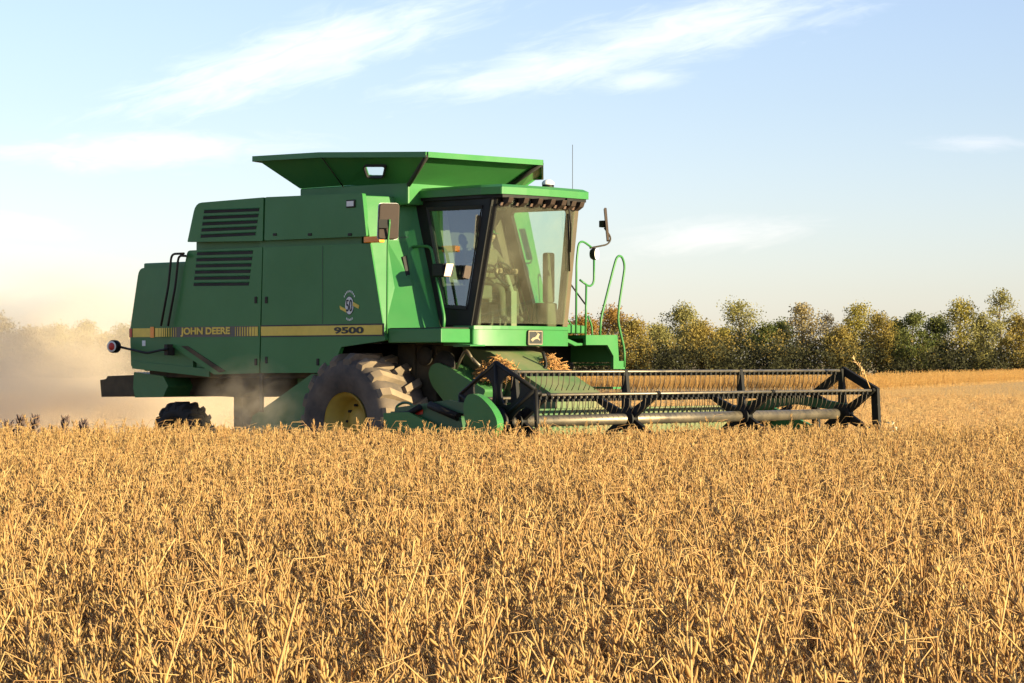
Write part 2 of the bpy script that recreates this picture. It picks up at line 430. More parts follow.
lip.build('rim_lip', M['green'], ext)
for a, b in ((bb2, rr2), (bf, rf), (bb1, rr1)):
    w = .035 if a is not bb1 else .008
    MB().tube([a-V(-.01, 0, .02), b-V(-.01, 0, .03)], w, 6).build('corner_seal', M['rubber'], ext)

# --- cab
cab = empty('cab', (0, 0, 0), 0, cmb)
cab['label'] = 'black framed glass cab under an overhanging green roof'
ZB, ZT = 2.27, 4.06
RB, RT = V(1.22, -1.0, ZB), V(.60, -.9, ZT)      # rear post, right side
FB, FT = V(1.83, -1.0, ZB), V(2.14, -.9, ZT)     # front post
sn = (FB-RB).cross(RT-RB).normalized()
if sn.y > 0: sn = -sn
def US(px, py): return UP(px, py, RB, sn)
gp = [US(427, 207.5), US(482.7, 205), US(466.5, 309.5), US(443.5, 308)]
outer = [RT, FT, FB, RB]
def densify(q, rs, seg):
    return round_poly(q, rs, seg)
go = []; 
gi = round_poly(gp, .07, 4)
ou = round_poly(outer, .004, 4)
MB().ring(ou, gi, -sn*.07).build('door_frame', M['black'], cab, .01)
MB().ring([v+sn*.02 for v in [gp[0], gp[1], gp[2], gp[3]]], [ (gp[0]+gp[1]+gp[2]+gp[3])/4 + (v-(gp[0]+gp[1]+gp[2]+gp[3])/4)*.93 for v in gp], -sn*.02).build('window_seal', M['rubber'], cab)
MB().add([v-sn*.03 for v in gi], [list(range(len(gi)))]).build('door_glass', M['door_glass'], cab)
MB().ring([mir(v) for v in ou], [mir(v) for v in gi], V(0, -.07, 0)).build('door_frame', M['black'], cab, .01)
MB().add([mir(v) for v in gi], [list(range(len(gi)))]).build('door_glass', M['clear'], cab)
# windshield: curved sheet between the front posts
wsb = MB(); N = 14; Mz = 8
def WS(u, v, off=0):                          # u -1..1 across, v 0..1 up
    yb, yt = 1.0, .9
    yy = u*(yb+(yt-yb)*v); xx = 1.83+(2.14-1.83)*v + (.16+.04*v)*(1-u*u) + off
    return V(xx, yy, ZB+(ZT-ZB)*v)
for j in range(Mz+1):
    for i in range(N+1): wsb.v.append(tuple(WS(-.97+1.94*i/N, .02+.96*j/Mz)))
for j in range(Mz):
    for i in range(N):
        wsb.f.append([j*(N+1)+i, j*(N+1)+i+1, (j+1)*(N+1)+i+1, (j+1)*(N+1)+i]); wsb.m.append(0); wsb.sm.append(True)
wsb.build('windshield', M['windshield'], cab)
po = MB()
po.slab([FB+V(-.03, .0, 0), FB+V(.05, .05, 0), FT+V(.06, .05, 0), FT+V(-.05, 0, 0)], V(-.03, .06, 0))
po.build('front_post', M['black'], cab, .008)
po = MB()
po.slab([mir(FB+V(-.03, .0, 0)), mir(FB+V(.05, .03, 0)), mir(FT+V(.06, .03, 0)), mir(FT+V(-.05, 0, 0))], V(-.03, -.08, 0))
po.build('front_post', M['interior'], cab, .008)
hd = MB()
for i in range(N):
    a, b = WS(-1+2*i/N, .93), WS(-1+2*(i+1)/N, .93); c, d = WS(-1+2*(i+1)/N, 1.0), WS(-1+2*i/N, 1.0)
    hd.slab([a, b, c, d], V(-.03, 0, 0))
hd.build('windshield_header', M['black'], cab)
# cab floor, rear wall, ceiling
MB().prism([(p.x, p.y) for p in [WS(-1+2*i/N, 0, -.02) for i in range(N+1)]] + [(1.1, .98), (1.1, -.98)], 'z', ZB-.06, ZB-.004).build('cab_floor', M['interior'], cab)
MB().slab([V(.66, -.86, ZT), V(.66, .86, ZT), V(.85, .93, 3.25), V(.85, -.93, 3.25)], V(-.05, 0, 0)).build('rear_wall', M['interior'], cab)
MB().slab([V(.85, -.93, 3.25), V(.85, .93, 3.25), V(1.15, .97, ZB), V(1.15, -.97, ZB)], V(-.05, 0, 0)).build('rear_wall', M['interior'], cab)
MB().slab([V(.74, -.62, 3.95), V(.74, -.42, 3.95), V(1.0, -.46, 2.9), V(1.0, -.62, 2.9)], V(.04, 0, 0)).build('door_pillar_trim', M['beige'], cab)
# roof
rp = [(.62, -.98), (2.0, -.98), (2.33, -.9), (2.38, -.45), (2.40, 0), (2.38, .45), (2.355, .9), (2.0, .98), (.62, .98)]
roof = MB(); roof.prism(rp, 'z', 4.10, 4.2)
n = len(rp); inn = [(p[0]-.06 if p[0] > 1 else p[0]+.05, p[1]*.93) for p in rp]
roof.add([(a, b, 4.201) for a, b in rp] + [(a, b, 4.24) for a, b in inn], [(i, (i+1) % n, n+(i+1) % n, n+i) for i in range(n)] + [list(range(n, 2*n))])
roof = roof.build('cab_roof', M['green'], cab, .02)
MB().prism([(a*.985+.01, b*.96) for a, b in rp], 'z', 4.055, 4.099).build('roof_underside', M['black'], cab)
for k in range(7):
    yy = -.75+k*.25; xb = 2.19+.17*(1-(yy/.9)**2)
    lampb = MB().prism([(xb, 3.93), (xb+.10, 3.985), (xb+.13, 4.056), (xb, 4.056)], 'y', yy-.045, yy+.045).build('work_lamp', M['tan'], cab, .008)
    MB().slab([V(xb+.004, yy-.1, 3.945), V(xb+.004, yy+.06, 3.945), V(xb+.03, yy+.06, 3.985), V(xb+.03, yy-.1, 3.985)], V(-.02, 0, 0)).build('lens', M['chrome'], lampb)
# curved green base under the windshield
bs = []
for i in range(N+1):
    p = WS(-1+2*i/N, 0, .035); bs.append((p.x, p.y))
cb = MB().prism(bs+[(1.3, 1.02), (1.3, -1.02)], 'z', 1.99, ZB-.05, 0, True).build('cab_base', M['green'], cab, .015)
b2 = [(a+.02, b*1.012) for a, b in bs]
MB().prism(b2+[(1.5, 1.03), (1.5, -1.03)], 'z', ZB-.05, ZB).build('base_trim', M['green'], cab, .012)
# emblem plate with leaping deer
ey = UX(533.5, 335, 2.02)
ex = 2.035
emb = MB().prism([(p.x, p.y) for p in round_poly([(ey.y-.16, 1.995), (ey.y+.16, 2.0), (ey.y+.17, 2.215), (ey.y-.15, 2.215)], .04)], 'x', ex-.12, ex+.02).build('emblem', M['decal_black'], cab, .01)
def EQ(pts): return [(ey.y + a, 2.105 + b) for a, b in pts]
dm = MB()
dm.prism(EQ([(-.10, -.03), (-.06, .0), (-.01, .01), (.03, .04), (.05, .075), (.065, .06), (.095, .05), (.075, .035), (.06, .0), (.1, -.03), (.09, -.04), (.04, -.015), (.0, -.02), (-.03, -.03), (-.06, -.055), (-.075, -.05), (-.06, -.03), (-.085, -.045)]), 'x', ex+.02, ex+.026)
dm.prism(EQ([(.04, .07), (.01, .095), (-.02, .09), (.015, .085), (.03, .06)]), 'x', ex+.02, ex+.026)
o_ = [ (ey.y+.145*c, 2.106+.098*s) for c, s in ((-1,-1),(1,-1),(1,1),(-1,1))]
i_ = [ (ey.y+.133*c, 2.106+.086*s) for c, s in ((-1,-1),(1,-1),(1,1),(-1,1))]
dm.ring([V(ex+.021, a, b) for a, b in o_], [V(ex+.021, a, b) for a, b in i_], V(.004, 0, 0))
dm.build('emblem_mark', M['beige'], emb)
# interior: seat, column, console
st_ = MB(); st_.box(1.0, 1.5, -.28, .28, 2.6, 2.75); st_.build('seat_cushion', M['seat'], cab, .05)
MB().slab([V(1.02, -.26, 2.74), V(1.02, .26, 2.74), V(.9, .24, 3.4), V(.9, -.24, 3.4)], V(.13, 0, .02)).build('seat_backrest', M['seat'], cab, .05)
MB().box(1.05, 1.42, -.2, .2, ZB, 2.6).build('seat_base', M['interior'], cab, .02)
MB().box(1.62, 1.72, -.06, .06, ZB, 2.78).tube([(1.67, 0, 2.75), (1.56, 0, 3.0)], .045).build('steering_column', M['beige'], cab, .01)
wh = MB(); pts = []
for k in range(25):
    a = 2*math.pi*k/24; pts.append(V(1.55-.1*math.cos(a), .2*math.sin(a), 3.02+.17*math.cos(a)))
wh.tube(pts, .016, 6); wh.tube([pts[0], pts[12]], .012, 5); wh.tube([pts[6], pts[18]], .012, 5)
wh.build('steering_wheel', M['black'], cab)
MB().box(1.0, 1.7, -.72, -.42, 2.65, 2.85).box(1.1, 1.5, -.7, -.44, ZB, 2.65).build('control_console', M['interior'], cab, .03)
MB().box(1.55, 1.75, -.85, -.72, 2.6, 3.15).build('display_post', M['beige'], cab, .03)
MB().box(1.45, 1.75, .68, .9, ZB, 2.62).box(1.6, 1.72, .72, .88, 2.62, 3.35).build('door_post_trim', M['interior'], cab, .03)
# wiper
wp = MB()
P0, P1 = WS(.52, .99, .06), WS(.8, .60, .04)
wp.tube([P0, (P0+P1)/2+V(.03, 0, 0), P1], .012, 6); wp.tube([WS(.6, .9, .03), WS(.86, .45, .03)], .014, 6); wp.box(P0.x-.05, P0.x+.05, P0.y-.08, P0.y+.04, P0.z-.05, P0.z+.05)
wp.build('wiper', M['black'], cab)
# roof top gear
gx = UY(548, 186, .2)
dome = MB().lathe([(.085, 0), (.085, .045)], 20, gx.x, .2, 4.24, 0, axis='z').build('beacon_base', M['black'], cab)
MB().lathe([(.088, .045), (.088, .075), (.07, .1), (.035, .115), (.001, .118)], 20, gx.x, .2, 4.24, 0, axis='z').build('receiver_dome', M['white'], cab)
an = UX(572.5, 185, .9)
MB().tube([(.9, an.y, 4.2), (.9, an.y, 5.05)], .0045, 5).build('antenna', M['dark_metal'], cab)

# --- hand rails, mirrors
def rail(name, pxs, unp, r=.018, mat='green', par=cmb, rad=.09):
    return MB().tube(rounded([unp(*p) for p in pxs], rad), r, 8).build(name, M[mat], par)
rail('grab_rail', [(400, 249), (421, 246), (431, 246.5), (441, 300), (444.5, 318), (443.5, 328)], lambda a, b: UP(a, b, RB+sn*.12, sn), .022)
w = UP(443, 270, RB+sn*.14, sn)
sl_ = MB().box(w.x-.13, w.x+.1, w.y-.1, w.y+.06, w.z-.1, w.z+.09).build('side_work_lamp', M['black'], cmb, .02)
MB().slab([V(w.x+.102, w.y-.09, w.z-.09), V(w.x+.102, w.y+.07, w.z-.09), V(w.x+.15, w.y+.07, w.z+.085), V(w.x+.15, w.y-.09, w.z+.085)], V(.01, 0, 0)).build('lens', M['pale'], sl_)
# right mirror (camera side)
mx, my = UY(389, 222, -1.85).x, -1.85
mr = empty('wing_mirror', (0, 0, 0), 0, cmb)
zc = UY(389, 221, -1.85).z
mh = [V(-.035, -.145, -.25), V(-.03, .145, -.25), V(-.03, .165, .25), V(-.035, -.125, .25)]
mq = Matrix.Rotation(R(-30), 3, 'Z')
MB().slab([V(mx, my, zc)+mq@(v) for v in round_poly(mh, .05)], mq@V(-.05, 0, 0)).build('mirror_housing', M['tan'], mr, .012)
MB().slab([V(mx, my, zc)+mq@(v+V(-.056, 0, 0)) for v in round_poly([V(v.x, v.y*1.04, v.z*1.03) for v in mh], .05)], mq@V(-.012, 0, 0)).build('mirror_glass', M['white'], mr)
MB().slab([V(mx, my, zc)+mq@v for v in [V(-.03, -.15, -.1), V(-.03, -.01, -.1), V(-.03, -.01, .02), V(-.03, -.15, .02)]], mq@V(.05, 0, 0)).build('mirror_bracket', M['black'], mr)
pt = V(mx, my, zc)+mq@V(.03, .0, 0); pb = UY(386.8, 334, -1.66)
MB().tube([pt+V(0, 0, .02), pt+V(0, 0, -.04), UY(387.6, 245, -1.84), UY(387, 320, -1.74), pb], .014, 6).build('mirror_pole', M['green'], mr)
# left side: platform, ladder rails, mirrors (plane a little behind the cab front)
XL = 1.78
UL = lambda a, b: UX(a, b, XL)
pl = MB()
pl.prism([(v.y, v.z) for v in (UL(586, 335), UL(617.5, 335), UL(619, 361), UL(625, 361), UL(625, 369), UL(613.5, 369), UL(613.5, 356), UL(607.5, 345), UL(586, 345))], 'x', XL-.05, XL)
pl = pl.build('ladder_platform', M['green'], cmb, .01)
a = UL(586, 335); b = UL(617, 335)
MB().box(.9, XL-.05, a.y, b.y, a.z-.05, a.z).box(.9, XL-.05, b.y-.05, b.y, a.z-.4, a.z-.05).build('platform_deck', M['green'], pl)
MB().box(.85, .9, a.y, b.y, 1.2, a.z-.05).build('dark_opening_sheet', M['black'], pl)  # black sheet standing in for the dark opening below the deck
for k in range(3): MB().box(.95, XL-.06, b.y-.02, b.y+.16, a.z-.45-.35*k, a.z-.42-.35*k).build('ladder_step', M['green'], pl)
l2 = [UX(565, 324, 1.7), UX(587, 326, 1.7), UX(587, 333.5, 1.7), UX(565, 333, 1.7)]
MB().slab(l2, V(-.6, 0, 0)).build('door_step', M['green'], cmb, .01)
MB().slab([UX(565, 337, 1.72), UX(578, 343, 1.72), UX(592, 343, 1.72), UX(592, 345, 1.72), UX(575, 346, 1.72), UX(565, 341, 1.72)], V(-.4, 0, 0)).build('step_bracket', M['green'], cmb, .01)
rail('hand_rail', [(600, 335), (601, 318), (613.5, 268), (617, 256), (622, 256), (625, 266), (619, 305), (618, 322), (624.5, 350), (624.5, 367)], UL)
rail('hand_rail', [(576, 333), (576.5, 262), (578.5, 243), (583, 241), (591, 247)], UL, .016)
rail('hand_rail', [(594, 260), (594, 283), (589.5, 287), (580, 280)], UL, .016)
rail('hand_rail', [(586.3, 285), (585.5, 335)], UL, .016)
rail('hand_rail', [(569, 282), (585, 304)], UL, .012, 'black')
rail('hand_rail', [(566, 316), (571, 325)], UL, .012); rail('hand_rail', [(588, 316), (592, 326), (592, 335)], UL, .014)
fm = empty('wing_mirror', (0, 0, 0), 0, cmb)
rail('mirror_arm', [(590, 248), (608, 244.5), (611.5, 238), (604.5, 228)], UL, .013, 'dark_metal', fm)
q = [UL(598, 208), UL(600.5, 208), UL(603.3, 241), UL(601, 241)]
MB().slab([q[0]+V(.12, 0, 0), q[1]+V(.12, 0, 0), q[2]+V(.12, 0, 0), q[3]+V(.12, 0, 0)], V(-.19, .204, 0)).build('mirror_housing', M['tan'], fm, .01)
p = UL(603.5, 224); MB().box(p.x-.05, p.x+.05, p.y-.05, p.y+.04, p.z-.05, p.z+.05).build('mirror_bracket', M['dark_metal'], fm, .01)
p = UL(595, 254)
rm = MB()
for k in range(1): rm.lathe([(.001, -.06), (.07, -.06), (.088, -.03), (.088, .03)], 20, 0, 0, 0)
rmo = rm.build('round_lamp', M['dark_metal'], cmb); rmo.location = p; rmo.rotation_euler = (0, 0, R(-72))
rg = MB().lathe([(.001, .031), (.086, .031)], 20, 0, 0, 0).build('lens', M['white'], rmo)
# rear ladder rails, rear lamp
rail('rear_rail', [(184, 253.5), (171.5, 254), (168.5, 285), (161, 326)], lambda a, b: UY(a, b, -1.72), .018, 'dark_metal')
rail('rear_rail', [(186, 256), (178.5, 255.5), (175.5, 285), (168, 326)], lambda a, b: UY(a, b, -1.72), .018, 'dark_metal')
tl = empty('rear_marker_lamp', (0, 0, 0), 0, cmb)
rail('lamp_arm', [(168.5, 349), (160, 350.3), (147, 353.2), (120, 347)], lambda a, b: UY(a, b, -1.78), .018, 'black', tl)
p = UY(169, 349.5, -1.7); MB().box(p.x-.05, p.x+.03, p.y-.06, p.y+.09, p.z-.09, p.z+.08).build('lamp_bracket', M['dark_metal'], tl, .01)
p = UY(114, 346.5, -1.82)
lo = MB().lathe([(.001, -.06), (.05, -.06), (.1, -.04), (.1, .05), (.05, .09), (.001, .09)], 20, 0, 0, 0).build('lamp_housing', M['black'], tl); lo.location = p; lo.rotation_euler = (0, 0, R(15))
MB().lathe([(.062, -.068), (.085, -.068), (.085, -.06), (.062, -.06)], 20, 0, 0, 0).build('lamp_ring', M['white'], lo)
MB().lathe([(.001, -.085), (.04, -.08), (.06, -.062)], 20, 0, 0, 0).build('lens', M['red'], lo)

# --- straw chopper
MB().prism(PY((134, 372), (163, 376), (168, 386), (163, 397), (135, 397.5), (133, 388), y=-1.5), 'y', -1.5, 1.3).build('straw_chopper', M['green_dusty'], cmb, .02)
MB().prism(PY((100, 380), (106, 379), (107.5, 376), (134, 375), (134, 395.5), (101.5, 397), y=-1.48), 'y', -1.48, 1.28).build('chopper_tailboard', M['under'], cmb, .02)

# --- wheels
def wheel(name, x, y0, rad, wid, rimr, nl, lugh, tm, side, rm_='yellow'):
    """side -1: outer face towards -y"""
    wh = empty(name, (x, y0, rad if rad < .9 else rad-.08), 0, cmb)
    w = wid/2
    t = MB()
    rb = rad-lugh
    prof = [(rimr, w*.72), (rimr+.05, w*.86), (rimr+(rb-rimr)*.5, w*1.0), (rb-.1, w*.97), (rb-.03, w*.86), (rb, w*.6), (rb+.01, 0),
            (rb, -w*.6), (rb-.03, -w*.86), (rb-.1, -w*.97), (rimr+(rb-rimr)*.5, -w), (rimr+.05, -w*.86), (rimr, -w*.72)]
    t.lathe([(r, q*1.0) for r, q in prof], 72, 0, 0, 0, 1)
    for k in range(nl):
        for s in (1, -1):
            a0 = 2*math.pi*(k+(0.5 if s > 0 else 0))/nl
            seg = 5; top = []; bot = []
            for j in range(seg+1):
                u = j/seg
                yy = s*(w*(-.06+1.02*u))
                an = a0 + (.42*u + .02*u*u)*(2*math.pi/nl)*1.25
                drop = 0 if u < .8 else (u-.8)/.2*.09*rad
                hw = .046+.014*u
                for rr_, hh in ((rad-drop, hw*.8), (rb-drop-.02, hw*1.15)):
                    for sg in (-1, 1):
                        aa = an+sg*hh*1.25
                        (top if rr_ == rad-drop else bot).append(V(rr_*math.cos(aa), yy, rr_*math.sin(aa)))
            vs = top+bot; o = len(top); fs = []
            for j in range(seg):
                a, b, c, d = 2*j, 2*j+1, 2*j+3, 2*j+2
                fs += [(a, b, c, d), (a, d, o+d, o+a), (b, o+b, o+c, c)]
            fs += [(0, o, o+1, 1), (2*seg, 2*seg+1, o+2*seg+1, o+2*seg)]
            t.add(vs, fs)
    t.build('tyre', [tm, M['sidewall'] if tm is M['tyre'] else tm], wh)
    r = MB(); e = side*w
    r.lathe([(rimr+.03, e*.9), (rimr+.03, e*.84), (rimr-.02, e*.8), (rimr-.05, e*.3), (rimr*.75, e*.18), (rimr*.5, e*.2), (rimr*.46, e*.36), (rimr*.2, e*.4), (.001, e*.4)], 40, 0, 0, 0)
    r.lathe([(rimr+.03, -e*.84), (rimr-.03, -e*.6), (rimr-.05, e*.3)], 40, 0, 0, 0)
    for k in range(10):
        a = 2*math.pi*k/10; r.lathe([(.022, e*.16), (.022, e*.3), (.001, e*.3)], 6, rimr*.62*math.cos(a), 0, rimr*.62*math.sin(a), 1)
    r.build('rim', [M[rm_], M['dark_metal']], wh)
    return wh
wheel('front_wheel', 0, -1.75+.45, .985, .9, .395, 19, .075, M['tyre'], -1)
wheel('front_wheel', 0, 1.75-.45, .985, .9, .395, 19, .075, M['tyre'], 1)
xr = UY(176, 402, -1.5).x-.05
wheel('rear_wheel', xr, -1.3, .575, .42, .31, 18, .045, M['tyre_dark'], -1, 'under')  # rear rims coloured dark for the shadow they sit in, not yellow
wheel('rear_wheel', xr, 1.3, .575, .42, .31, 18, .045, M['tyre_dark'], 1, 'under')
ax = MB(); ax.tube([(0, -1.3, .93), (0, 1.3, .93)], .14, 10); ax.box(-.35, .35, -.8, .8, .75, 1.55); ax.build('front_axle', M['under'], cmb); ax = MB(); ax.tube([(xr, -1.2, .62), (xr, 1.2, .62)], .09, 10); ax.box(xr-.1, xr+.1, -.2, .2, .6, 1.5)
ax.build('rear_axle', M['under'], cmb)
# machinery in the shade under the cab: pulleys and belt
pu = MB()
for (cx, cz, r_) in ((1.25, 1.72, .2), (.85, 1.85, .14)):
    pu.lathe([(.001, 0), (r_, 0), (r_, .05), (.001, .05)], 24, cx, -.96, cz)
pu.build('drive_pulley', M['dark_metal'], cmb)

# --- feeder house
fh = MB().prism([(1.2, 1.98), (1.75, 1.9), (3.0, 1.28), (3.05, .5), (1.6, .85), (1.2, 1.2)], 'y', -.52, .52).build('feeder_house', M['green_pale'], cmb, .02)
e0 = UY(433, 376, -1.05)
fs_ = MB()
pp = PY((428, 374), (431, 365), (438, 362.5), (446, 366), (486, 390), (480, 402), (470, 408), (446, 404), (432, 386), y=-1.0)
fs_.prism([(p.x, p.y) for p in round_poly(pp, .05)], 'y', -1.0, -.58)
fs_.build('feeder_drive_shield', M['green_dusty'], cmb, .06, seg=4)
rail('hydraulic_hose', [(455, 371), (466, 348), (474, 362)], lambda a, b: UY(a, b, -.9), .022, 'steel')
rail('hydraulic_hose', [(466, 352), (480, 366)], lambda a, b: UY(a, b, -.9), .02, 'steel')
rail('hydraulic_hose', [(543, 352), (547, 366), (542, 371)], lambda a, b: UX(a, b, 2.2), .025, 'black')
rail('hydraulic_hose', [(396, 416), (396, 406), (404, 402), (412, 404), (413, 412)], lambda a, b: UY(a, b, -3.6), .018, 'dark_green')

# --- header platform
HX, HZ, HR, PH = 4.83, 1.01, .625, 33.0
hd_ = empty('header_platform', (0, 0, 0), 0, cmb)
hd_['label'] = 'wide green crop platform carried low in front of the machine'
MB().prism([(3.0, .35), (3.0, 1.12), (3.12, 1.12), (3.12, 1.02), (3.07, .4)], 'y', -3.72, 3.72).build('back_sheet', M['green_pale'], hd_, .01)
MB().tube([(3.02, -3.7, 1.0), (3.02, 3.7, 1.0)], .07).tube([(2.97, -3.7, .45), (2.97, 3.7, .45)], .09).build('back_beam', M['dark_green'], hd_)
MB().prism([(3.06, .40), (3.5, .16), (4.95, .08), (4.95, .04), (3.45, .1), (3.0, .36)], 'y', -3.72, 3.72).build('floor_pan', M['steel'], hd_)
au = MB().tube([(3.72, -3.65, .52), (3.72, 3.65, .52)], .16, 16)
for s_ in (1, -1):
    vs = []; fs = []; NN = 150
    for k in range(NN+1):
        t = k/NN; yy = s_*(3.6-2.9*t); a = s_*t*2*math.pi*6
        for r_ in (.15, .28): vs.append((3.72+r_*math.cos(a), yy, .52+r_*math.sin(a)))
    fs = [(2*k, 2*k+1, 2*k+3, 2*k+2) for k in range(NN)]
    au.add(vs, fs)
au.build('auger', M['steel'], hd_)
kn = MB()
for k in range(98):
    yy = -3.7+k*.0763
    kn.add([(4.95, yy-.03, .05), (4.95, yy+.03, .05), (5.1, yy, .06), (4.95, yy, .09)], [(0, 1, 2), (0, 2, 3), (1, 3, 2), (0, 3, 1)])
tag(kn.build('knife_guards', M['steel'], hd_), kind='stuff')
for s_ in (-1, 1):
    MB().prism([(2.95, .3), (2.95, 1.1), (3.4, 1.12), (4.3, .8), (5.2, .62), (5.2, .1), (3.4, .08)], 'y', s_*3.74, s_*3.80).build('end_panel', M['green'], hd_, .012)
    dv = MB(); dv.tube([(5.15, s_*3.8, .4), (5.7, s_*3.82, .34), (6.2, s_*3.84, .2), (6.45, s_*3.84, .1)], [.2, .15, .08, .02], 10)
    dv.build('crop_divider', M['green'], hd_)
    MB().prism([(3.02, 1.0), (3.05, 1.17), (4.0, 1.28), (4.9, 1.16), (4.9, 1.04), (4.0, 1.14)], 'y', s_*3.62, s_*3.68).build('reel_arm', M['dark_green'], hd_, .008)
    MB().tube([(3.1, s_*3.65, .75), (3.9, s_*3.65, 1.1)], .04, 8).build('lift_cylinder', M['black'], hd_)
# near end drive shield (oval) and the gear behind it
pp = PY((463, 405), (466, 396), (472, 393), (481, 397), (492, 409), (497.5, 421), (496.5, 431), (488, 440), (474, 436), (465, 424), y=-3.95)
ds = MB().prism([(p.x, p.y) for p in round_poly(pp, .09)], 'y', -3.95, -3.83).build('reel_drive_shield', M['green'], hd_, .03, seg=3)
gm = MB()
gm.prism(PY((384, 420), (396, 413), (412, 411), (420, 406), (432, 405), (447, 410), (459, 416), (462, 428), (455, 440), (384, 440), y=-3.7), 'y', -3.7, -3.45)
gm.build('end_gearbox', M['dark_green'], hd_, .03)
MB().tube([UY(430, 405, -3.72), UY(458, 417, -3.72)], .055).tube([UY(420, 407, -3.75), UY(408, 414, -3.75), UY(392, 416, -3.75)], .04).build('reel_lift_ram', M['black'], hd_)
p = UY(414.5, 414.5, -3.72); q = UY(422, 409, -3.72)
MB().slab([UY(415, 411.5, -3.705), UY(423, 409.5, -3.705), UY(423, 414, -3.705), UY(415, 415.5, -3.705)], V(0, -.006, 0)).build('warning_sticker', M['red'], hd_)

# --- reel
rl_ = empty('reel', (0, 0, 0), 0, cmb)
rl_['label'] = 'black and steel pickup reel with six tined bats'
MB().tube([(HX, -3.5, HZ), (HX, 3.5, HZ)], .073, 20).build('axle_tube', M['steel'], rl_)
def hv(k, r=HR): a = R(PH+60*k); return (HX+r*math.cos(a), HZ+r*math.sin(a))
for k in range(6):
    bx_, bz = hv(k)
    bt = MB().tube([(bx_, -3.55, bz), (bx_, 3.62, bz)], .021, 8).build('bat', M['steel'], rl_)
    tn = MB(); ck = MB(); n = 66
    for i in range(n):
        yy = -3.45+i*(6.95/(n-1))
        j1, j2 = rnd.uniform(-.012, .012), rnd.uniform(-.012, .012)
        tn.tube([(bx_, yy, bz), (bx_+.015, yy+j1*.5, bz-.08), (bx_+.005, yy+j1, bz-.16), (bx_-.04, yy+j2, bz-.24)], .0052, 4)
        ck.box(bx_-.03, bx_+.03, yy-.017, yy+.017, bz-.055, bz-.008)
    tn.build('tine_row', M['tine'], bt); ck.build('tine_clips', M['black'], bt)
def spider(y, name='reel_spider', rim=False, w=.055):
    s = MB()
    for k in range(6):
        a = R(PH+60*k); ca, sa = math.cos(a), math.sin(a)
        def T(r, t): return (HX+r*ca-t*sa, HZ+r*sa+t*ca)
        s.prism([T(.04, -w*1.25), T(HR-.04, -w*.62), T(HR+.03, -w*.4), T(HR+.03, w*.4), T(HR-.04, w*.62), T(.04, w*1.25)], 'y', y-.03, y+.03)
        if rim:
            p0, p1 = hv(k, HR+.06), hv(k+1, HR+.06); q0, q1 = hv(k, HR-.07), hv(k+1, HR-.07)
            s.prism([p0, p1, q1, q0], 'y', y+.034, y+.1)
    s.lathe([(.001, -.06), (.15, -.06), (.15, .06), (.001, .06)], 18, HX, y, HZ)
    return s.build(name, M['black'], rl_, .006)
for px_ in (627, 742):
    spider(UX(px_, 414, HX).y)
spider(UX(843, 413, HX).y, rim=True)
spider(-3.3)
# near end plate with oval holes
ep = MB(); N2 = 24
for k in range(6):
    a0, a1 = R(PH+60*k), R(PH+60*(k+1)); Rr = .745
    A = V(HX, 0, HZ); B = V(HX+Rr*math.cos(a0), 0, HZ+Rr*math.sin(a0)); C_ = V(HX+Rr*math.cos(a1), 0, HZ+Rr*math.sin(a1))
    am = (a0+a1)/2; cen = V(HX+.45*math.cos(am), 0, HZ+.45*math.sin(am))
    er = V(math.cos(am), 0, math.sin(am)); et = V(-math.sin(am), 0, math.cos(am))
    inner = []; outer_ = []
    tri = [A, B, C_]
    for j in range(N2):
        t = 2*math.pi*j/N2; d = er*math.cos(t)+et*math.sin(t)
        inner.append(cen + er*(.205*math.cos(t)) + et*((.17 if math.cos(t) > 0 else .17*(1+.35*math.cos(t)))*math.sin(t)))
        best = None
        for m_ in range(3):
            P_, Q_ = tri[m_], tri[(m_+1) % 3]
            e_ = Q_-P_; den = d.x*e_.z-d.z*e_.x
            if abs(den) < 1e-9: continue
            w_ = P_-cen; tt = (w_.x*e_.z-w_.z*e_.x)/den; uu = (w_.x*d.z-w_.z*d.x)/den
            if tt > 0 and -1e-6 <= uu <= 1+1e-6 and (best is None or tt < best): best = tt
        outer_.append(cen+d*best)
    off = V(0, -3.64, 0)
    ep.ring([v+off for v in outer_], [v+off for v in inner], V(0, .03, 0))
    # closing corners of the triangle
    ep.tube([B+off+V(0, .015, 0), C_+off+V(0, .015, 0)], .03, 6); ep.tube([A+off+V(0, .015, 0), B+off+V(0, .015, 0)], .035, 6)
    bx_, bz = hv(k)
    ep.tube([(bx_, -3.62, bz), (bx_+.06, -3.5, bz+.03), (bx_, -3.45, bz)], .035, 6)
ep.lathe([(.001, -.04), (.2, -.04), (.2, .05), (.001, .05)], 20, HX, -3.66, HZ)
ep.build('end_plate', M['black'], rl_)

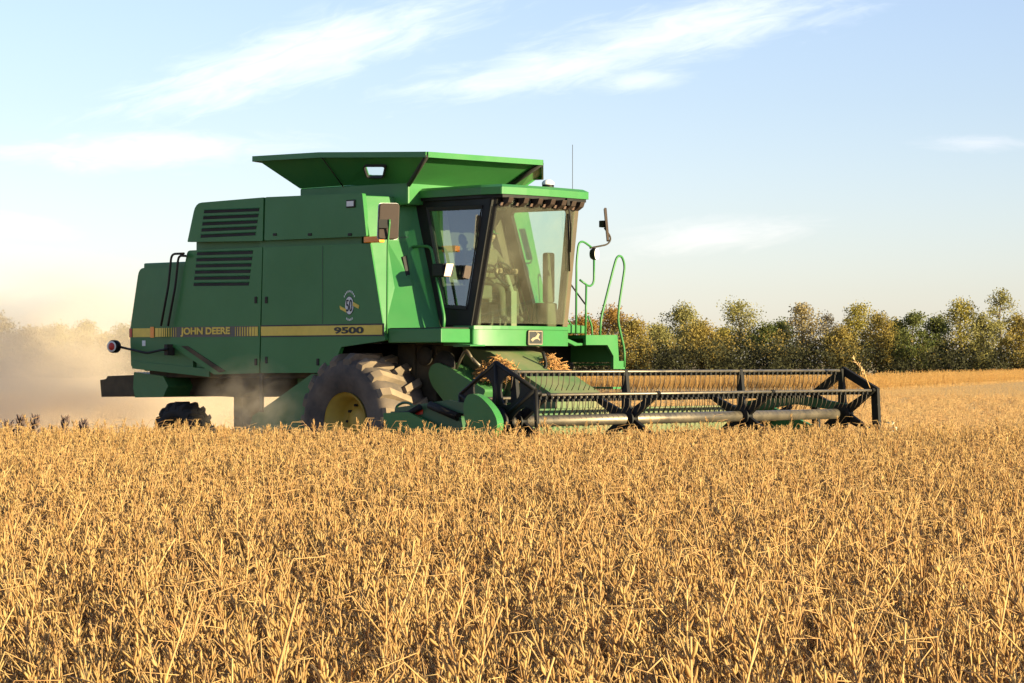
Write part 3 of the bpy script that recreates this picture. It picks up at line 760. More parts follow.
# ================================================================== driver (own thing)
def human_seated():
    root = empty('person'); root.parent = None
    root.location = (OX, OY, 0); root.rotation_euler = (0, 0, R(-43))
    tag(root, 'driver in brown jacket and green cap sitting behind the dusty cab windshield', 'person')
    me = bpy.data.meshes.new('body'); bm = bmesh.new()
    J = {'pel': (1.2, 0, 2.86), 'bel': (1.17, 0, 3.02), 'che': (1.15, 0, 3.24), 'nk': (1.17, 0, 3.4), 'hd': (1.2, 0, 3.5),
         'sl': (1.16, .19, 3.33), 'el': (1.3, .27, 3.1), 'wl': (1.5, .17, 3.06), 'sr': (1.16, -.19, 3.33), 'er': (1.3, -.27, 3.1), 'wr': (1.5, -.17, 3.06),
         'hl': (1.22, .1, 2.83), 'kl': (1.6, .14, 2.8), 'al': (1.62, .14, 2.4), 'tl': (1.76, .14, 2.36), 'hr': (1.22, -.1, 2.83), 'kr': (1.6, -.14, 2.8), 'ar': (1.62, -.14, 2.4), 'tr': (1.76, -.14, 2.36)}
    E = [('pel', 'bel'), ('bel', 'che'), ('che', 'nk'), ('nk', 'hd'), ('che', 'sl'), ('sl', 'el'), ('el', 'wl'), ('che', 'sr'), ('sr', 'er'), ('er', 'wr'),
         ('pel', 'hl'), ('hl', 'kl'), ('kl', 'al'), ('al', 'tl'), ('pel', 'hr'), ('hr', 'kr'), ('kr', 'ar'), ('ar', 'tr')]
    rad = {'pel': .15, 'bel': .14, 'che': .16, 'nk': .06, 'hd': .07, 'sl': .075, 'el': .05, 'wl': .034, 'sr': .075, 'er': .05, 'wr': .034, 'hl': .1, 'kl': .07, 'al': .05, 'tl': .04, 'hr': .1, 'kr': .07, 'ar': .05, 'tr': .04}
    ks = list(J); me.from_pydata([J[k] for k in ks], [(ks.index(a), ks.index(b)) for a, b in E], [])
    o = bpy.data.objects.new('body', me); COL.objects.link(o); o.parent = root
    sk = o.modifiers.new('Skin', 'SKIN'); 
    if not me.skin_vertices: 
        bpy.context.view_layer.objects.active = o
    if me.skin_vertices:
        for i, k in enumerate(ks):
            me.skin_vertices[0].data[i].radius = (rad[k], rad[k]); me.skin_vertices[0].data[i].use_root = (i == 0)
    sb = o.modifiers.new('Sub', 'SUBSURF'); sb.levels = 1; sb.render_levels = 2
    me.materials.append(M['shirt'])
    # head with face
    h = MB(); n, m = 20, 14
    hc = V(1.22, 0, 3.58)
    vs = []
    for j in range(m+1):
        th = math.pi*j/m
        for i in range(n):
            ph = 2*math.pi*i/n
            x_ = math.cos(ph)*math.sin(th)*.095; y_ = math.sin(ph)*math.sin(th)*.076; z_ = math.cos(th)*.115
            if z_ < 0: x_ *= 1-.25*(-z_/.115) if x_ < 0 else 1; y_ *= 1-.3*(-z_/.115)
            f_ = math.cos(ph)
            if f_ > .9 and -.03 < z_ < .02: x_ += .02
            if f_ > .6 and .012 < z_ < .03 and abs(y_) > .02: x_ -= .008
            vs.append(hc+V(x_, y_, z_))
    fs = [(j*n+i, j*n+(i+1) % n, (j+1)*n+(i+1) % n, (j+1)*n+i) for j in range(m) for i in range(n)]
    h.add(vs, fs, 0, True)
    for s_ in (1, -1):
        h.lathe([(.001, -.012), (.03, -.01), (.026, .012), (.001, .012)], 10, hc.x-.01, hc.y+s_*.078, hc.z)
    hdo = h.build('head', M['skin'], root)
    fc = MB()
    for s_ in (1, -1): fc.lathe([(.001, -.004), (.011, 0), (.001, .004)], 8, hc.x+.088, s_*.03, hc.z+.02)
    fc.box(hc.x+.082, hc.x+.096, -.024, .024, hc.z-.056, hc.z-.05); fc.build('eyes_and_mouth', M['decal_black'], hdo)
    cp_ = MB(); vs = []
    for j in range(6):
        th = (math.pi*.47)*j/5
        for i in range(n):
            ph = 2*math.pi*i/n; vs.append(hc+V(math.cos(ph)*math.sin(th)*.106-.004, math.sin(ph)*math.sin(th)*.088, .028+math.cos(th)*.1))
    cp_.add(vs, [(j*n+i, j*n+(i+1) % n, (j+1)*n+(i+1) % n, (j+1)*n+i) for j in range(5) for i in range(n)], 0, True)
    cp_.slab([hc+V(.08, -.07, .035), hc+V(.17, -.05, .025), hc+V(.17, .05, .025), hc+V(.08, .07, .035)], V(0, 0, .01))
    cp_.build('cap', M['cap'], hdo)
    for s_ in (1, -1):
        hn = MB(); w0 = V(1.5, s_*.17, 3.06)
        hn.tube([w0, w0+V(.05, s_*.01, .005), w0+V(.09, s_*.02, 0)], [.03, .042, .036], 8)
        for q in range(4):
            b0 = w0+V(.085, s_*.02, -.024+q*.018); L = (.06, .072, .068, .052)[q]
            hn.tube([b0, b0+V(L*.5, -s_*.012, .004), b0+V(L*.62, -s_*.04, 0), b0+V(L*.35, -s_*.055, -.004)], [.009, .009, .008, .006], 6)
        hn.tube([w0+V(.03, -s_*.02, .02), w0+V(.06, -s_*.045, .035), w0+V(.09, -s_*.05, .03)], [.012, .011, .008], 6)
        hn.build('hand', M['skin'], root)
    return root
person = human_seated()

# ================================================================== ground
def groundmat():
    m, nt, b = newmat('stubble_ground')
    n1 = noise_tex(nt, .12, 6, .6); n2 = noise_tex(nt, 6, 4, .7, vscale=(1, .35, 1)); n3 = noise_tex(nt, 40, 3, .6)
    c = mixc(nt, ramp(nt, n1.outputs[0], .35, .65), (.48, .34, .17), (.56, .41, .21))
    c = mixc(nt, ramp(nt, n2.outputs[0], .35, .7, 0, .45), c, (.22, .14, .06))
    c = mixc(nt, ramp(nt, n3.outputs[0], .4, .75, 0, .5), c, (.52, .39, .2))
    lk(nt, c, b.inputs['Base Color']); b.inputs['Roughness'].default_value = .95; b.inputs['Specular IOR Level'].default_value = .1
    bp = nt.nodes.new('ShaderNodeBump'); bp.inputs['Strength'].default_value = .6; bp.inputs['Distance'].default_value = .08
    lk(nt, n2.outputs[0], bp.inputs['Height']); lk(nt, bp.outputs[0], b.inputs['Normal'])
    return m
g = MB()
g.add([(-3000, -300, 0), (3000, -300, 0), (3000, 4000, 0), (-3000, 4000, 0)], [(0, 1, 2, 3)])
tag(g.build('ground', groundmat()), 'pale golden stubble ground of the harvested field', kind='structure')

# ================================================================== crop (scattered plants)
def strawmat(name, ca, cb, cc, trans=.45):
    m, nt, b = newmat(name)
    oi = nt.nodes.new('ShaderNodeObjectInfo'); n = noise_tex(nt, 9, 2, .5)
    c = mixc(nt, oi.outputs['Random'], ca, cb)
    c = mixc(nt, ramp(nt, n.outputs[0], .42, .68, 0, .75), c, cc)
    at = nt.nodes.new('ShaderNodeAttribute'); at.attribute_name = 'tone'; at.attribute_type = 'GEOMETRY'
    c = mixc(nt, at.outputs['Fac'], c, tuple(v*.7 for v in cc))
    lk(nt, c, b.inputs['Base Color']); b.inputs['Roughness'].default_value = .75; b.inputs['Specular IOR Level'].default_value = .25
    out = nt.nodes['Material Output']
    tl = nt.nodes.new('ShaderNodeBsdfTranslucent'); lk(nt, c, tl.inputs[0])
    mx = nt.nodes.new('ShaderNodeMixShader'); mx.inputs[0].default_value = trans
    lk(nt, b.outputs[0], mx.inputs[1]); lk(nt, tl.outputs[0], mx.inputs[2]); lk(nt, mx.outputs[0], out.inputs['Surface'])
    return m
M['pod'] = strawmat('ripe_pod', (.66, .465, .19), (.59, .38, .14), (.50, .26, .10))
M['stem'] = strawmat('dry_stem', (.58, .39, .16), (.48, .28, .11), (.40, .20, .08), .12)
M['low_pod'] = strawmat('pale_pod', (.78, .59, .32), (.72, .52, .26), (.62, .43, .2)); M['strip_pod'] = strawmat('orange_pod', (.80, .55, .20), (.72, .46, .15), (.56, .32, .09))
def pod(mb, p, d, L, w, tones, tone):
    d = d.normalized(); u = d.orthogonal().normalized(); a = rnd.uniform(0, 6.28); u = (Matrix.Rotation(a, 3, d) @ u); v = d.cross(u)
    b = len(mb.v); bend = u*L*rnd.uniform(-.15, .15)
    pts = [p]
    rings = ((.18, .7), (.45, 1.0), (.75, .8))
    vs = [p]
    for t, r in rings:
        c = p + d*L*t + bend*math.sin(t*math.pi)
        vs += [c+u*w*r, c+v*w*.55*r, c-u*w*r, c-v*w*.55*r]
    vs.append(p+d*L)
    fs = [(0, 1+j, 1+(j+1) % 4) for j in range(4)]
    for k in range(2): fs += [(1+4*k+j, 5+4*k+j, 5+4*k+(j+1) % 4, 1+4*k+(j+1) % 4) for j in range(4)]
    fs += [(9+j, 13, 9+(j+1) % 4) for j in range(4)]
    mb.add(vs, fs, 0, True); tones += [tone]*len(vs)
def stem(mb, pts, r, tones, tone):
    b = len(mb.v); mb.tube(pts, r, 4, 1); tones += [tone]*(len(mb.v)-b)
def soybean(i, mats=('pod', 'stem')):
    mb = MB(); tones = []
    h = rnd.uniform(.72, .98); lean = V(rnd.gauss(0, .06), rnd.gauss(0, .06), 0)*1.4
    pts = [V(0, 0, -.03)]
    for k in range(1, 7):
        t = k/6; pts.append(V(lean.x*t*t*1.6+rnd.uniform(-.012, .012), lean.y*t*t*1.6+rnd.uniform(-.012, .012), h*t))
    stem(mb, pts, [.0072-.0045*k/6 for k in range(7)], tones, .05)
    def along(P, t):
        s = t*(len(P)-1); k = min(int(s), len(P)-2); return P[k].lerp(P[k+1], s-k)
    def nodes(P, t0, t1, n, dens, sc=1):
        for j in range(n):
            t = t0+(t1-t0)*(j+rnd.uniform(-.2, .2))/n; p = along(P, min(1, max(0, t)))
            for q in range(rnd.choice(dens)):
                a = rnd.uniform(0, 6.28)
                el = rnd.uniform(-1.45, -.8) if (t < .8 and rnd.random() < .28) else rnd.uniform(.45 if t < .6 else .8, 1.5)
                d = V(math.cos(a)*math.cos(el), math.sin(a)*math.cos(el), math.sin(el))
                pod(mb, p+d*.006, d, rnd.uniform(.030, .047)*sc, rnd.uniform(.0034, .0048)*sc, tones, rnd.choice((0, 0, 0, .1, .3, .6)))
    nodes(pts, .18, .99, rnd.randint(23, 28), (3, 3, 4))
    a = rnd.uniform(0, 6.28)
    for k in range(rnd.randint(1, 3)):
        a += rnd.uniform(1.5, 2.6); t0 = rnd.uniform(.12, .35); p = along(pts, t0); L = rnd.uniform(.35, .6)
        P = [p]
        for j in range(1, 5):
            s = j/4; P.append(p+V(math.cos(a)*.2*math.sqrt(s)*L*1.6, math.sin(a)*.2*math.sqrt(s)*L*1.6, L*s))
        stem(mb, P, [.0042, .0036, .003, .0025, .0018], tones, .1)
        nodes(P, .2, 1, rnd.randint(11, 15), (2, 2, 3, 3))
    # a few bare petioles
    for k in range(rnd.randint(0, 2)):
        a3 = rnd.uniform(0, 6.28); p = along(pts, rnd.uniform(.05, .3)); L = h*rnd.uniform(.5, .85); q = rnd.uniform(.03, .18)
        stem(mb, [p, p+V(math.cos(a3)*L*q*.4, math.sin(a3)*L*q*.4, L*.5), p+V(math.cos(a3)*L*q, math.sin(a3)*L*q, L*.95)], [.0034, .0028, .0014], tones, 0)
    for k in range(rnd.randint(2, 5)):
        a2 = rnd.uniform(0, 6.28); p = along(pts, rnd.uniform(.25, .9)); L = rnd.uniform(.08, .22)
        stem(mb, [p, p+V(math.cos(a2)*L*.5, math.sin(a2)*L*.5, L*.7), p+V(math.cos(a2)*L, math.sin(a2)*L, L*rnd.uniform(.3, 1))], [.002, .0018, .0012], tones, 0)
    o = mb.build('crop_plant', [M[q] for q in mats], fix=False)
    at = o.data.attributes.new('tone', 'FLOAT', 'POINT'); at.data.foreach_set('value', tones)
    COL.objects.unlink(o); return o
def straw_tuft(i):
    mb = MB(); tones = []
    for k in range(7):
        a = rnd.uniform(0, 6.28); r = rnd.uniform(0, .12); p = V(r*math.cos(a), r*math.sin(a), -.01)
        d = V(rnd.gauss(0, .35), rnd.gauss(0, .35), 1).normalized(); L = rnd.uniform(.08, .26)
        stem(mb, [p, p+d*L*.5, p+d*L], [.006, .005, .004], tones, rnd.choice((0, .1, .3)))
    for k in range(10):
        a = rnd.uniform(0, 6.28); p = V(rnd.uniform(-.25, .25), rnd.uniform(-.25, .25), rnd.uniform(.01, .08))
        d = V(math.cos(a), math.sin(a), rnd.uniform(-.1, .25)); L = rnd.uniform(.08, .25)
        stem(mb, [p, p+d*L*.5, p+d*L], [.005, .005, .004], tones, rnd.choice((0, .1, .3)))
    o = mb.build('straw_tuft', [M['pod'], M['stem']], fix=False)
    at = o.data.attributes.new('tone', 'FLOAT', 'POINT'); at.data.foreach_set('value', tones)
    COL.objects.unlink(o); return o

def scatter(name, pts, variants, collname):
    """pts: (x,y,z,rx,ry,rz,scale,idx) -> one object whose vertices carry instances of the variants"""
    cl = bpy.data.collections.new(collname)
    for v in variants: cl.objects.link(v)
    me = bpy.data.meshes.new(name); me.from_pydata([p[:3] for p in pts], [], [])
    a = me.attributes.new('rot', 'FLOAT_VECTOR', 'POINT'); a.data.foreach_set('vector', [c for p in pts for c in p[3:6]])
    a = me.attributes.new('scl', 'FLOAT', 'POINT'); a.data.foreach_set('value', [p[6] for p in pts])
    a = me.attributes.new('idx', 'INT', 'POINT'); a.data.foreach_set('value', [int(p[7]) for p in pts])
    o = bpy.data.objects.new(name, me); COL.objects.link(o)
    ng = bpy.data.node_groups.new(name+'_nodes', 'GeometryNodeTree')
    ng.interface.new_socket('Geometry', in_out='INPUT', socket_type='NodeSocketGeometry')
    ng.interface.new_socket('Geometry', in_out='OUTPUT', socket_type='NodeSocketGeometry')
    N = ng.nodes; gi_ = N.new('NodeGroupInput'); go_ = N.new('NodeGroupOutput')
    ci = N.new('GeometryNodeCollectionInfo'); ci.inputs[0].default_value = cl; ci.inputs[1].default_value = True; ci.inputs[2].default_value = True
    ip = N.new('GeometryNodeInstanceOnPoints'); ip.inputs['Pick Instance'].default_value = True
    def attr(nm, ty):
        q = N.new('GeometryNodeInputNamedAttribute'); q.data_type = ty; q.inputs[0].default_value = nm; return q.outputs[0]
    L = ng.links
    L.new(gi_.outputs[0], ip.inputs['Points']); L.new(ci.outputs[0], ip.inputs['Instance'])
    L.new(attr('idx', 'INT'), ip.inputs['Instance Index'])
    e2r = N.new('FunctionNodeEulerToRotation'); L.new(attr('rot', 'FLOAT_VECTOR'), e2r.inputs[0]); L.new(e2r.outputs[0], ip.inputs['Rotation'])
    L.new(attr('scl', 'FLOAT'), ip.inputs['Scale']); L.new(ip.outputs[0], go_.inputs[0])
    md = o.modifiers.new('Scatter', 'NODES'); md.node_group = ng
    return o
plants = [soybean(i) for i in range(14)]
def to_machine(X, Y):
    dx, dy = X-OX, Y-OY
    return SX*dx - SY*dy, SY*dx + SX*dy
pts = []
D0, D1, DENS = 4.2, 36.6, 54
area_n = 0
cell = 1/math.sqrt(DENS)
yy = D0
while yy < D1:
    hw = .2265*yy+1.6
    xx = -hw
    while xx < hw:
        X = xx+rnd.uniform(-.5, .5)*cell; Y = yy+rnd.uniform(-.5, .5)*cell
        xx += cell
        mx_, my_ = to_machine(X, Y)
        if not (my_ < -3.98 or mx_ > 5.5): continue
        if Y > 36.2+.5*mnoise.noise((X*.6, 3, 0)): continue
        hs = (1.05 if Y < 31 else .955)+.09*mnoise.noise((X*.5, Y*.3, 0))+rnd.gauss(0, .055)
        lean = -.04-.17*max(0, min(1, (14-Y)/7))-.10*mnoise.noise((X*.35, Y*.25, 9))+rnd.gauss(0, .075)+(rnd.choice((-.45, -.35, .3)) if rnd.random() < .03 else 0)
        eu = (Matrix.Rotation(lean, 3, 'Y') @ Matrix.Rotation(rnd.gauss(0, .08), 3, 'X') @ Matrix.Rotation(rnd.uniform(0, 6.28), 3, 'Z')).to_euler()
        pts.append((X, Y, 0, eu.x, eu.y, eu.z, hs, rnd.randrange(14)))
    yy += cell
crop = scatter('soybean_crop', pts, plants, 'crop_variants')
tag(crop, 'dense ripe golden soybean plants filling the foreground in front of the machine', 'crop', kind='stuff')
# standing strip in the distance
pts = []
def strip_edge(X):                           # front edge of the far strip
    return 150.0 if X < 20.6 else 150+(X-20.6)*79/24.4
X = -14.0
while X < 75:
    Y0 = strip_edge(X)+1.2*mnoise.noise((X*.2, 0, 7))
    for k in range(13):
        pts.append((X+rnd.uniform(-.1, .1), Y0+k*.42+rnd.uniform(-.15, .15), 0, rnd.gauss(0, .07), rnd.gauss(0, .07), rnd.uniform(0, 6.28), 1.2+.14*mnoise.noise((X*.4, k, 2))+rnd.gauss(0, .05), rnd.randrange(8)))
    X += .2
fs2 = scatter('crop_strip', pts, [soybean(i, ('strip_pod', 'stem')) for i in range(8)], 'crop_variants_far')
tag(fs2, 'orange strip of standing crop in front of the dark tree belt', 'crop', kind='stuff')
pts = []
for k in range(36000):
    Y = 37.0+ rnd.random()**1.35*(118 if k % 4 else 200)
    X = rnd.uniform(-1, 1)*(.22*Y+3)
    mx_, my_ = to_machine(X, Y)
    if abs(my_) < 4.6 and mx_ < 5.9: continue
    if Y > strip_edge(X)-1.5 or (Y > 155 and X < 15): continue
    if Y < 44 and mx_ < 9 and my_ < 5 or (Y < 56 and mx_ > 2): continue
    pts.append((X, Y, 0, rnd.gauss(0, .12), rnd.gauss(0, .12), rnd.uniform(0, 6.28), rnd.uniform(.18, .28), rnd.randrange(8)))
for k in range(16000):
    X = rnd.uniform(17, 62); Y = rnd.uniform(130, strip_edge(X))
    if X < .23*Y: pts.append((X, Y, 0, rnd.gauss(0, .12), rnd.gauss(0, .12), rnd.uniform(0, 6.28), rnd.uniform(.18, .28), rnd.randrange(8)))
lowc = scatter('low_crop', pts, [soybean(i, ('low_pod', 'stem')) for i in range(8)], 'crop_variants_low')
tag(lowc, 'low pale golden crop spreading between the machine and the orange strip', 'crop', kind='stuff')
tufts = [straw_tuft(i) for i in range(6)]
pts = []
for k in range(16000):
    Y = 36.5+ (rnd.random()**1.6)*95
    X = rnd.uniform(-1, 1)*(.22*Y+3)
    mx_, my_ = to_machine(X, Y)
    if -1.0 < mx_ < 1.0 and abs(my_) < 2: continue
    pts.append((X, Y, 0, 0, 0, rnd.uniform(0, 6.28), rnd.uniform(.7, 1.4), rnd.randrange(6)))
stb = scatter('cut_stubble', pts, tufts, 'stubble_variants')
tag(stb, 'short cut straw stubble left on the harvested ground behind the machine', 'stubble', kind='stuff')

# ================================================================== trees
def leafmat(name, ca, cb):
    m, nt, b = newmat(name)
    n = noise_tex(nt, .8, 3, .6); oi = nt.nodes.new('ShaderNodeObjectInfo')
    c = mixc(nt, ramp(nt, n.outputs[0], .35, .65), ca, cb)
    lk(nt, c, b.inputs['Base Color']); b.inputs['Roughness'].default_value = .8; b.inputs['Specular IOR Level'].default_value = .2
    tl = nt.nodes.new('ShaderNodeBsdfTranslucent'); lk(nt, c, tl.inputs[0])
    mx = nt.nodes.new('ShaderNodeMixShader'); mx.inputs[0].default_value = .42
    lk(nt, b.outputs[0], mx.inputs[1]); lk(nt, tl.outputs[0], mx.inputs[2]); lk(nt, mx.outputs[0], nt.nodes['Material Output'].inputs['Surface'])
    return m
LM = {'orange': leafmat('orange_leaves', (.38, .21, .05), (.28, .17, .04)), 'amber': leafmat('amber_leaves', (.36, .26, .07), (.27, .22, .06)),
      'olive': leafmat('olive_leaves', (.25, .23, .075), (.31, .27, .09)), 'yellow': leafmat('yellow_leaves', (.38, .30, .06), (.26, .23, .05)),
      'green': leafmat('green_leaves', (.10, .125, .035), (.16, .16, .045)), 'tan': leafmat('tan_leaves', (.36, .28, .14), (.28, .22, .09)),
      'grey': leafmat('bare_twigs', (.2, .17, .12), (.16, .14, .1)), 'understory': leafmat('dark_undergrowth_leaves', (.045, .046, .02), (.07, .066, .027))}
M['bark'] = surf('bark', (.09, .07, .05), .9)
def leaf_quads(mb, c, r, n, size, flat=.8):
    for k in range(n):
        d = V(rnd.gauss(0, 1), rnd.gauss(0, 1), rnd.gauss(0, 1)*flat); d = d*(r*.55*min(1, 2.2/max(.01, d.length)))
        p = c+d; nrm_ = V(rnd.gauss(0, 1), rnd.gauss(0, 1), rnd.gauss(0, 1)+.4).normalized()
        u = nrm_.orthogonal().normalized(); u = Matrix.Rotation(rnd.uniform(0, 6.28), 3, nrm_)@u; v = nrm_.cross(u); s = size*rnd.uniform(.6, 1.3)
        mb.add([p-u*s, p+v*s*.7, p+u*s, p-v*s*.7], [(0, 1, 2, 3)])
def tree(x, y, h, hw, col, label, sparse=1.0, crown_base=.3, leaf=.115):
    t = empty('tree', (x, y, 0)); tag(t, label, 'tree', 'autumn trees of the belt along the field')
    tr = MB(); cr = MB()
    top = V(rnd.uniform(-.3, .3), rnd.uniform(-.3, .3), h*.93)
    P = [V(0, 0, -.2), V(rnd.uniform(-.2, .2), rnd.uniform(-.2, .2), h*.35), V(rnd.uniform(-.3, .3), rnd.uniform(-.3, .3), h*.65), top]
    tr.tube(P, [h*.022, h*.017, h*.011, h*.003], 7)
    nl = max(11, int(hw*8.5))
    for k in range(nl):
        tt = crown_base+(1-crown_base)*((k+rnd.random())/nl)
        s = tt*3; i = min(int(s), 2); p = P[i].lerp(P[i+1], s-i)
        a = k*2.4+rnd.uniform(-.6, .6)
        prof = math.sin(math.pi*min(1, max(.08, (tt-crown_base)/(1-crown_base)*.8+.2)))**.7
        L = hw*prof*rnd.uniform(.55, 1.15)
        tip = p+V(math.cos(a)*L, math.sin(a)*L, L*rnd.uniform(.15, .65))
        mid = p.lerp(tip, .5)+V(0, 0, -.08*L)
        tr.tube([p, mid, tip], [h*.007, h*.005, h*.002], 5)
        n = int((150+90*rnd.random())*sparse)
        leaf_quads(cr, tip, hw*.46*rnd.uniform(.7, 1.2), n, leaf)
        leaf_quads(cr, mid, hw*.5, int(n*.8), leaf)
    leaf_quads(cr, top, hw*.3, int(70*sparse), leaf)
    cr.build('crown', LM[col], t, fix=False)
    tr.build('trunk', M['bark'], t)
    return t
DT = 300.0
def place(px, top, hwpx, col, label, sparse=1.0, D=None, cb=.3):
    D = D or DT+rnd.uniform(-14, 14)
    s = F/D; h = CH+(HOR-top)/s
    return tree((px-512)/s, D, h, hwpx/s, col, label, sparse, cb)
right = [
 (582, 318, 20, 'orange', 'orange tree seen between the ladder rails and the cab', 1),
 (611, 309, 22, 'orange', 'bright orange tree just right of the ladder hand rails', 1),
 (634, 321, 18, 'amber', 'low amber tree beside the bright orange tree', 1),
 (659, 326, 20, 'olive', 'low olive tree left of the first tall olive crown', .9),
 (685, 304, 18, 'olive', 'first tall olive tree with airy round crown right of the orange trees', .75),
 (701, 324, 22, 'amber', 'amber tree filling the gap between two tall olive crowns', .9),
 (722, 330, 16, 'yellow', 'small yellow tree below a tall trunk', .9),
 (738, 301, 19, 'olive', 'tall airy tree with bare trunk showing above the middle of the reel', .65),
 (764, 325, 18, 'green', 'dark green tree beside the airy tree with bare trunk', 1),
 (783, 320, 14, 'green', 'narrow green tree left of the rusty tan crown', 1),
 (803, 303, 18, 'tan', 'rusty tan tree with a rounded pinkish crown', .8),
 (826, 312, 13, 'grey', 'nearly bare grey tree between tan and yellow crowns', .35),
 (838, 329, 18, 'amber', 'low amber tree under the nearly bare grey tree', .9),
 (858, 303, 18, 'yellow', 'yellow olive tree with twiggy top above the reel end', .8),
 (879, 313, 18, 'amber', 'golden brown tree right of the twiggy yellow olive tree', .9),
 (896, 322, 18, 'yellow', 'low golden yellow tree with dense glowing leaves', 1),
 (913, 311, 16, 'green', 'dark green tree standing beside the golden yellow trees', 1),
 (936, 317, 16, 'green', 'second dark green tree with a ragged flat top', .9),
 (960, 300, 20, 'yellow', 'broad yellow green tree left of the tallest tree', .9),
 (982, 314, 15, 'olive', 'olive tree just left of the tallest trunk', .9),
 (1000, 286, 14, 'olive', 'tallest tree of the belt with layered airy crown and bare trunk', .6),
 (1019, 316, 16, 'amber', 'amber tree at the right edge of the photo beside the tallest tree', .9),
 (1045, 308, 18, 'olive', 'olive tree past the tallest tree at the end of the belt', .9)]
for (px_, tp, hw, c, lb, sp) in right: place(px_, tp, hw, c, lb, sp, cb=.34 if sp < .8 else .14)
left = [(-8, 306, 24, 'amber', 'amber tree fading into dust at the left edge of the photo'), (28, 322, 18, 'tan', 'low pale tree in the dust second from the left edge'), (58, 320, 18, 'olive', 'olive tree in the dust between two low trees'),
        (84, 314, 15, 'olive', 'taller dusty tree in the middle of the left belt'), (108, 328, 15, 'amber', 'small amber tree in the dust next to the rear marker lamp'), (128, 321, 18, 'green', 'green tree half hidden by the rear hood of the machine')]
for (px_, tp, hw, c, lb) in left: place(px_, tp+7, hw, c, lb, .9, cb=.2)
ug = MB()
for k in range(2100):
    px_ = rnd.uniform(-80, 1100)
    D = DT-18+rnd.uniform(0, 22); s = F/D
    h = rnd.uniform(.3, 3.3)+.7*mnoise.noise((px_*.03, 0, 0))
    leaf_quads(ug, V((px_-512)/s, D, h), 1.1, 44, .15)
ug.build('undergrowth', LM['understory'], fix=False)  # understory foliage, dark in its own leaf colour
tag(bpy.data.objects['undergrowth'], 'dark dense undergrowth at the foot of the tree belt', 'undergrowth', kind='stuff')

LM['gold'] = leafmat('golden_thicket_leaves', (.20, .165, .05), (.28, .19, .05))
tk = MB()
for k in range(620):
    px_ = rnd.uniform(-80, 1100); D = DT-6+rnd.uniform(-10, 22); s = F/D
    h = 2.2+rnd.random()*2.4+1.3*mnoise.noise((px_*.018, 0, 5))
    leaf_quads(tk, V((px_-512)/s, D, h), 1.25, 34, .14)
tag(tk.build('thicket', LM['gold'], fix=False), 'olive and golden thicket filling the gaps between the trees of the belt', 'thicket', kind='stuff')
# ================================================================== small things in the crop
M['weed'] = surf('dark_seed_heads', (.11, .07, .055), .9)
M['palew'] = surf('pale_leaf', (.62, .6, .42), .8)
def weed(px_, top, D, label):
    s = F/D; t = empty('dark_weed', ((px_-512)/s, D, 0)); tag(t, label, 'weed', 'dark weeds above the golden crop')
    h = CH+(HOR-top)/s; st = MB(); hd2 = MB()
    st.tube([(0, 0, 0), (.02, 0, h*.6), (rnd.uniform(-.03, .03), 0, h)], [.008, .006, .003], 5)
    for k in range(34):
        z = h*rnd.uniform(.74, .99); a = rnd.uniform(0, 6.28); r = .09*(1.1-z/h)*3+.01
        p = V(math.cos(a)*r*.4, math.sin(a)*r*.4, z); d = V(math.cos(a)*.6, math.sin(a)*.6, 1).normalized()
        hd2.tube([p, p+d*.035, p+d*.085], [.007, .016, .004], 5)
    st.build('stem', M['weed'], t); hd2.build('seed_head', M['weed'], t)
for px_, tp, lb in ((9, 425, 'dark weed nearest the left edge above the golden crop'), (21, 420, 'tall dark weed left of the bushiest dark weed'), (35, 419, 'bushiest dark weed with purple brown seed heads in front of the dust'),
                    (65, 420, 'dark weed with forked seed head standing alone below the dust'), (84, 423, 'small dark weed nearest to the rear wheel')):
    weed(px_, tp-1, 33.2, lb)
t = empty('grass_stalk', (0, 0, 0)); tag(t, 'dry grass stalk with a seed head caught on the far end of the reel', 'grass stalk')
Mw = cmb.location
def W(v): return V(OX + SX*v.x + SY*v.y, OY - SY*v.x + SX*v.y, v.z)
sx = [UX(870, 388, 5.3), UX(866, 378, 5.3), UX(860, 367, 5.3), UX(853, 358, 5.3)]
t.location = W(sx[0]); o0 = W(sx[0])
MB().tube([W(v)-o0 for v in sx], [.008, .007, .006, .004], 5).build('stem', M['stem'], t)
gh = MB()
for k in range(26):
    u = rnd.uniform(0, 1); p = W(sx[1].lerp(sx[3], u))-o0; d = V(rnd.gauss(0, .4), rnd.gauss(0, .4), rnd.gauss(.7, .3)).normalized()
    gh.tube([p, p+d*.03, p+d*.06], [.005, .010, .003], 5)
gh.build('seed_head', M['low_pod'], t)
t = empty('pale_weed', ((891-512)*35.5/F, 35.5, 0)); tag(t, 'pale leafy weed standing out of the crop right of the reel end', 'weed')
pw = MB(); ps = MB(); ps.tube([(0, 0, 0), (.01, 0, .5), (0, 0, .86)], [.008, .006, .004], 5)
for k in range(60):
    z = rnd.uniform(.55, .93); a = rnd.uniform(0, 6.28); r = rnd.uniform(.01, .12)
    leaf_quads(pw, V(math.cos(a)*r, math.sin(a)*r, z), .03, 1, .03)
pw.build('leaves', M['palew'], t, fix=False); ps.build('stem', M['stem'], t)
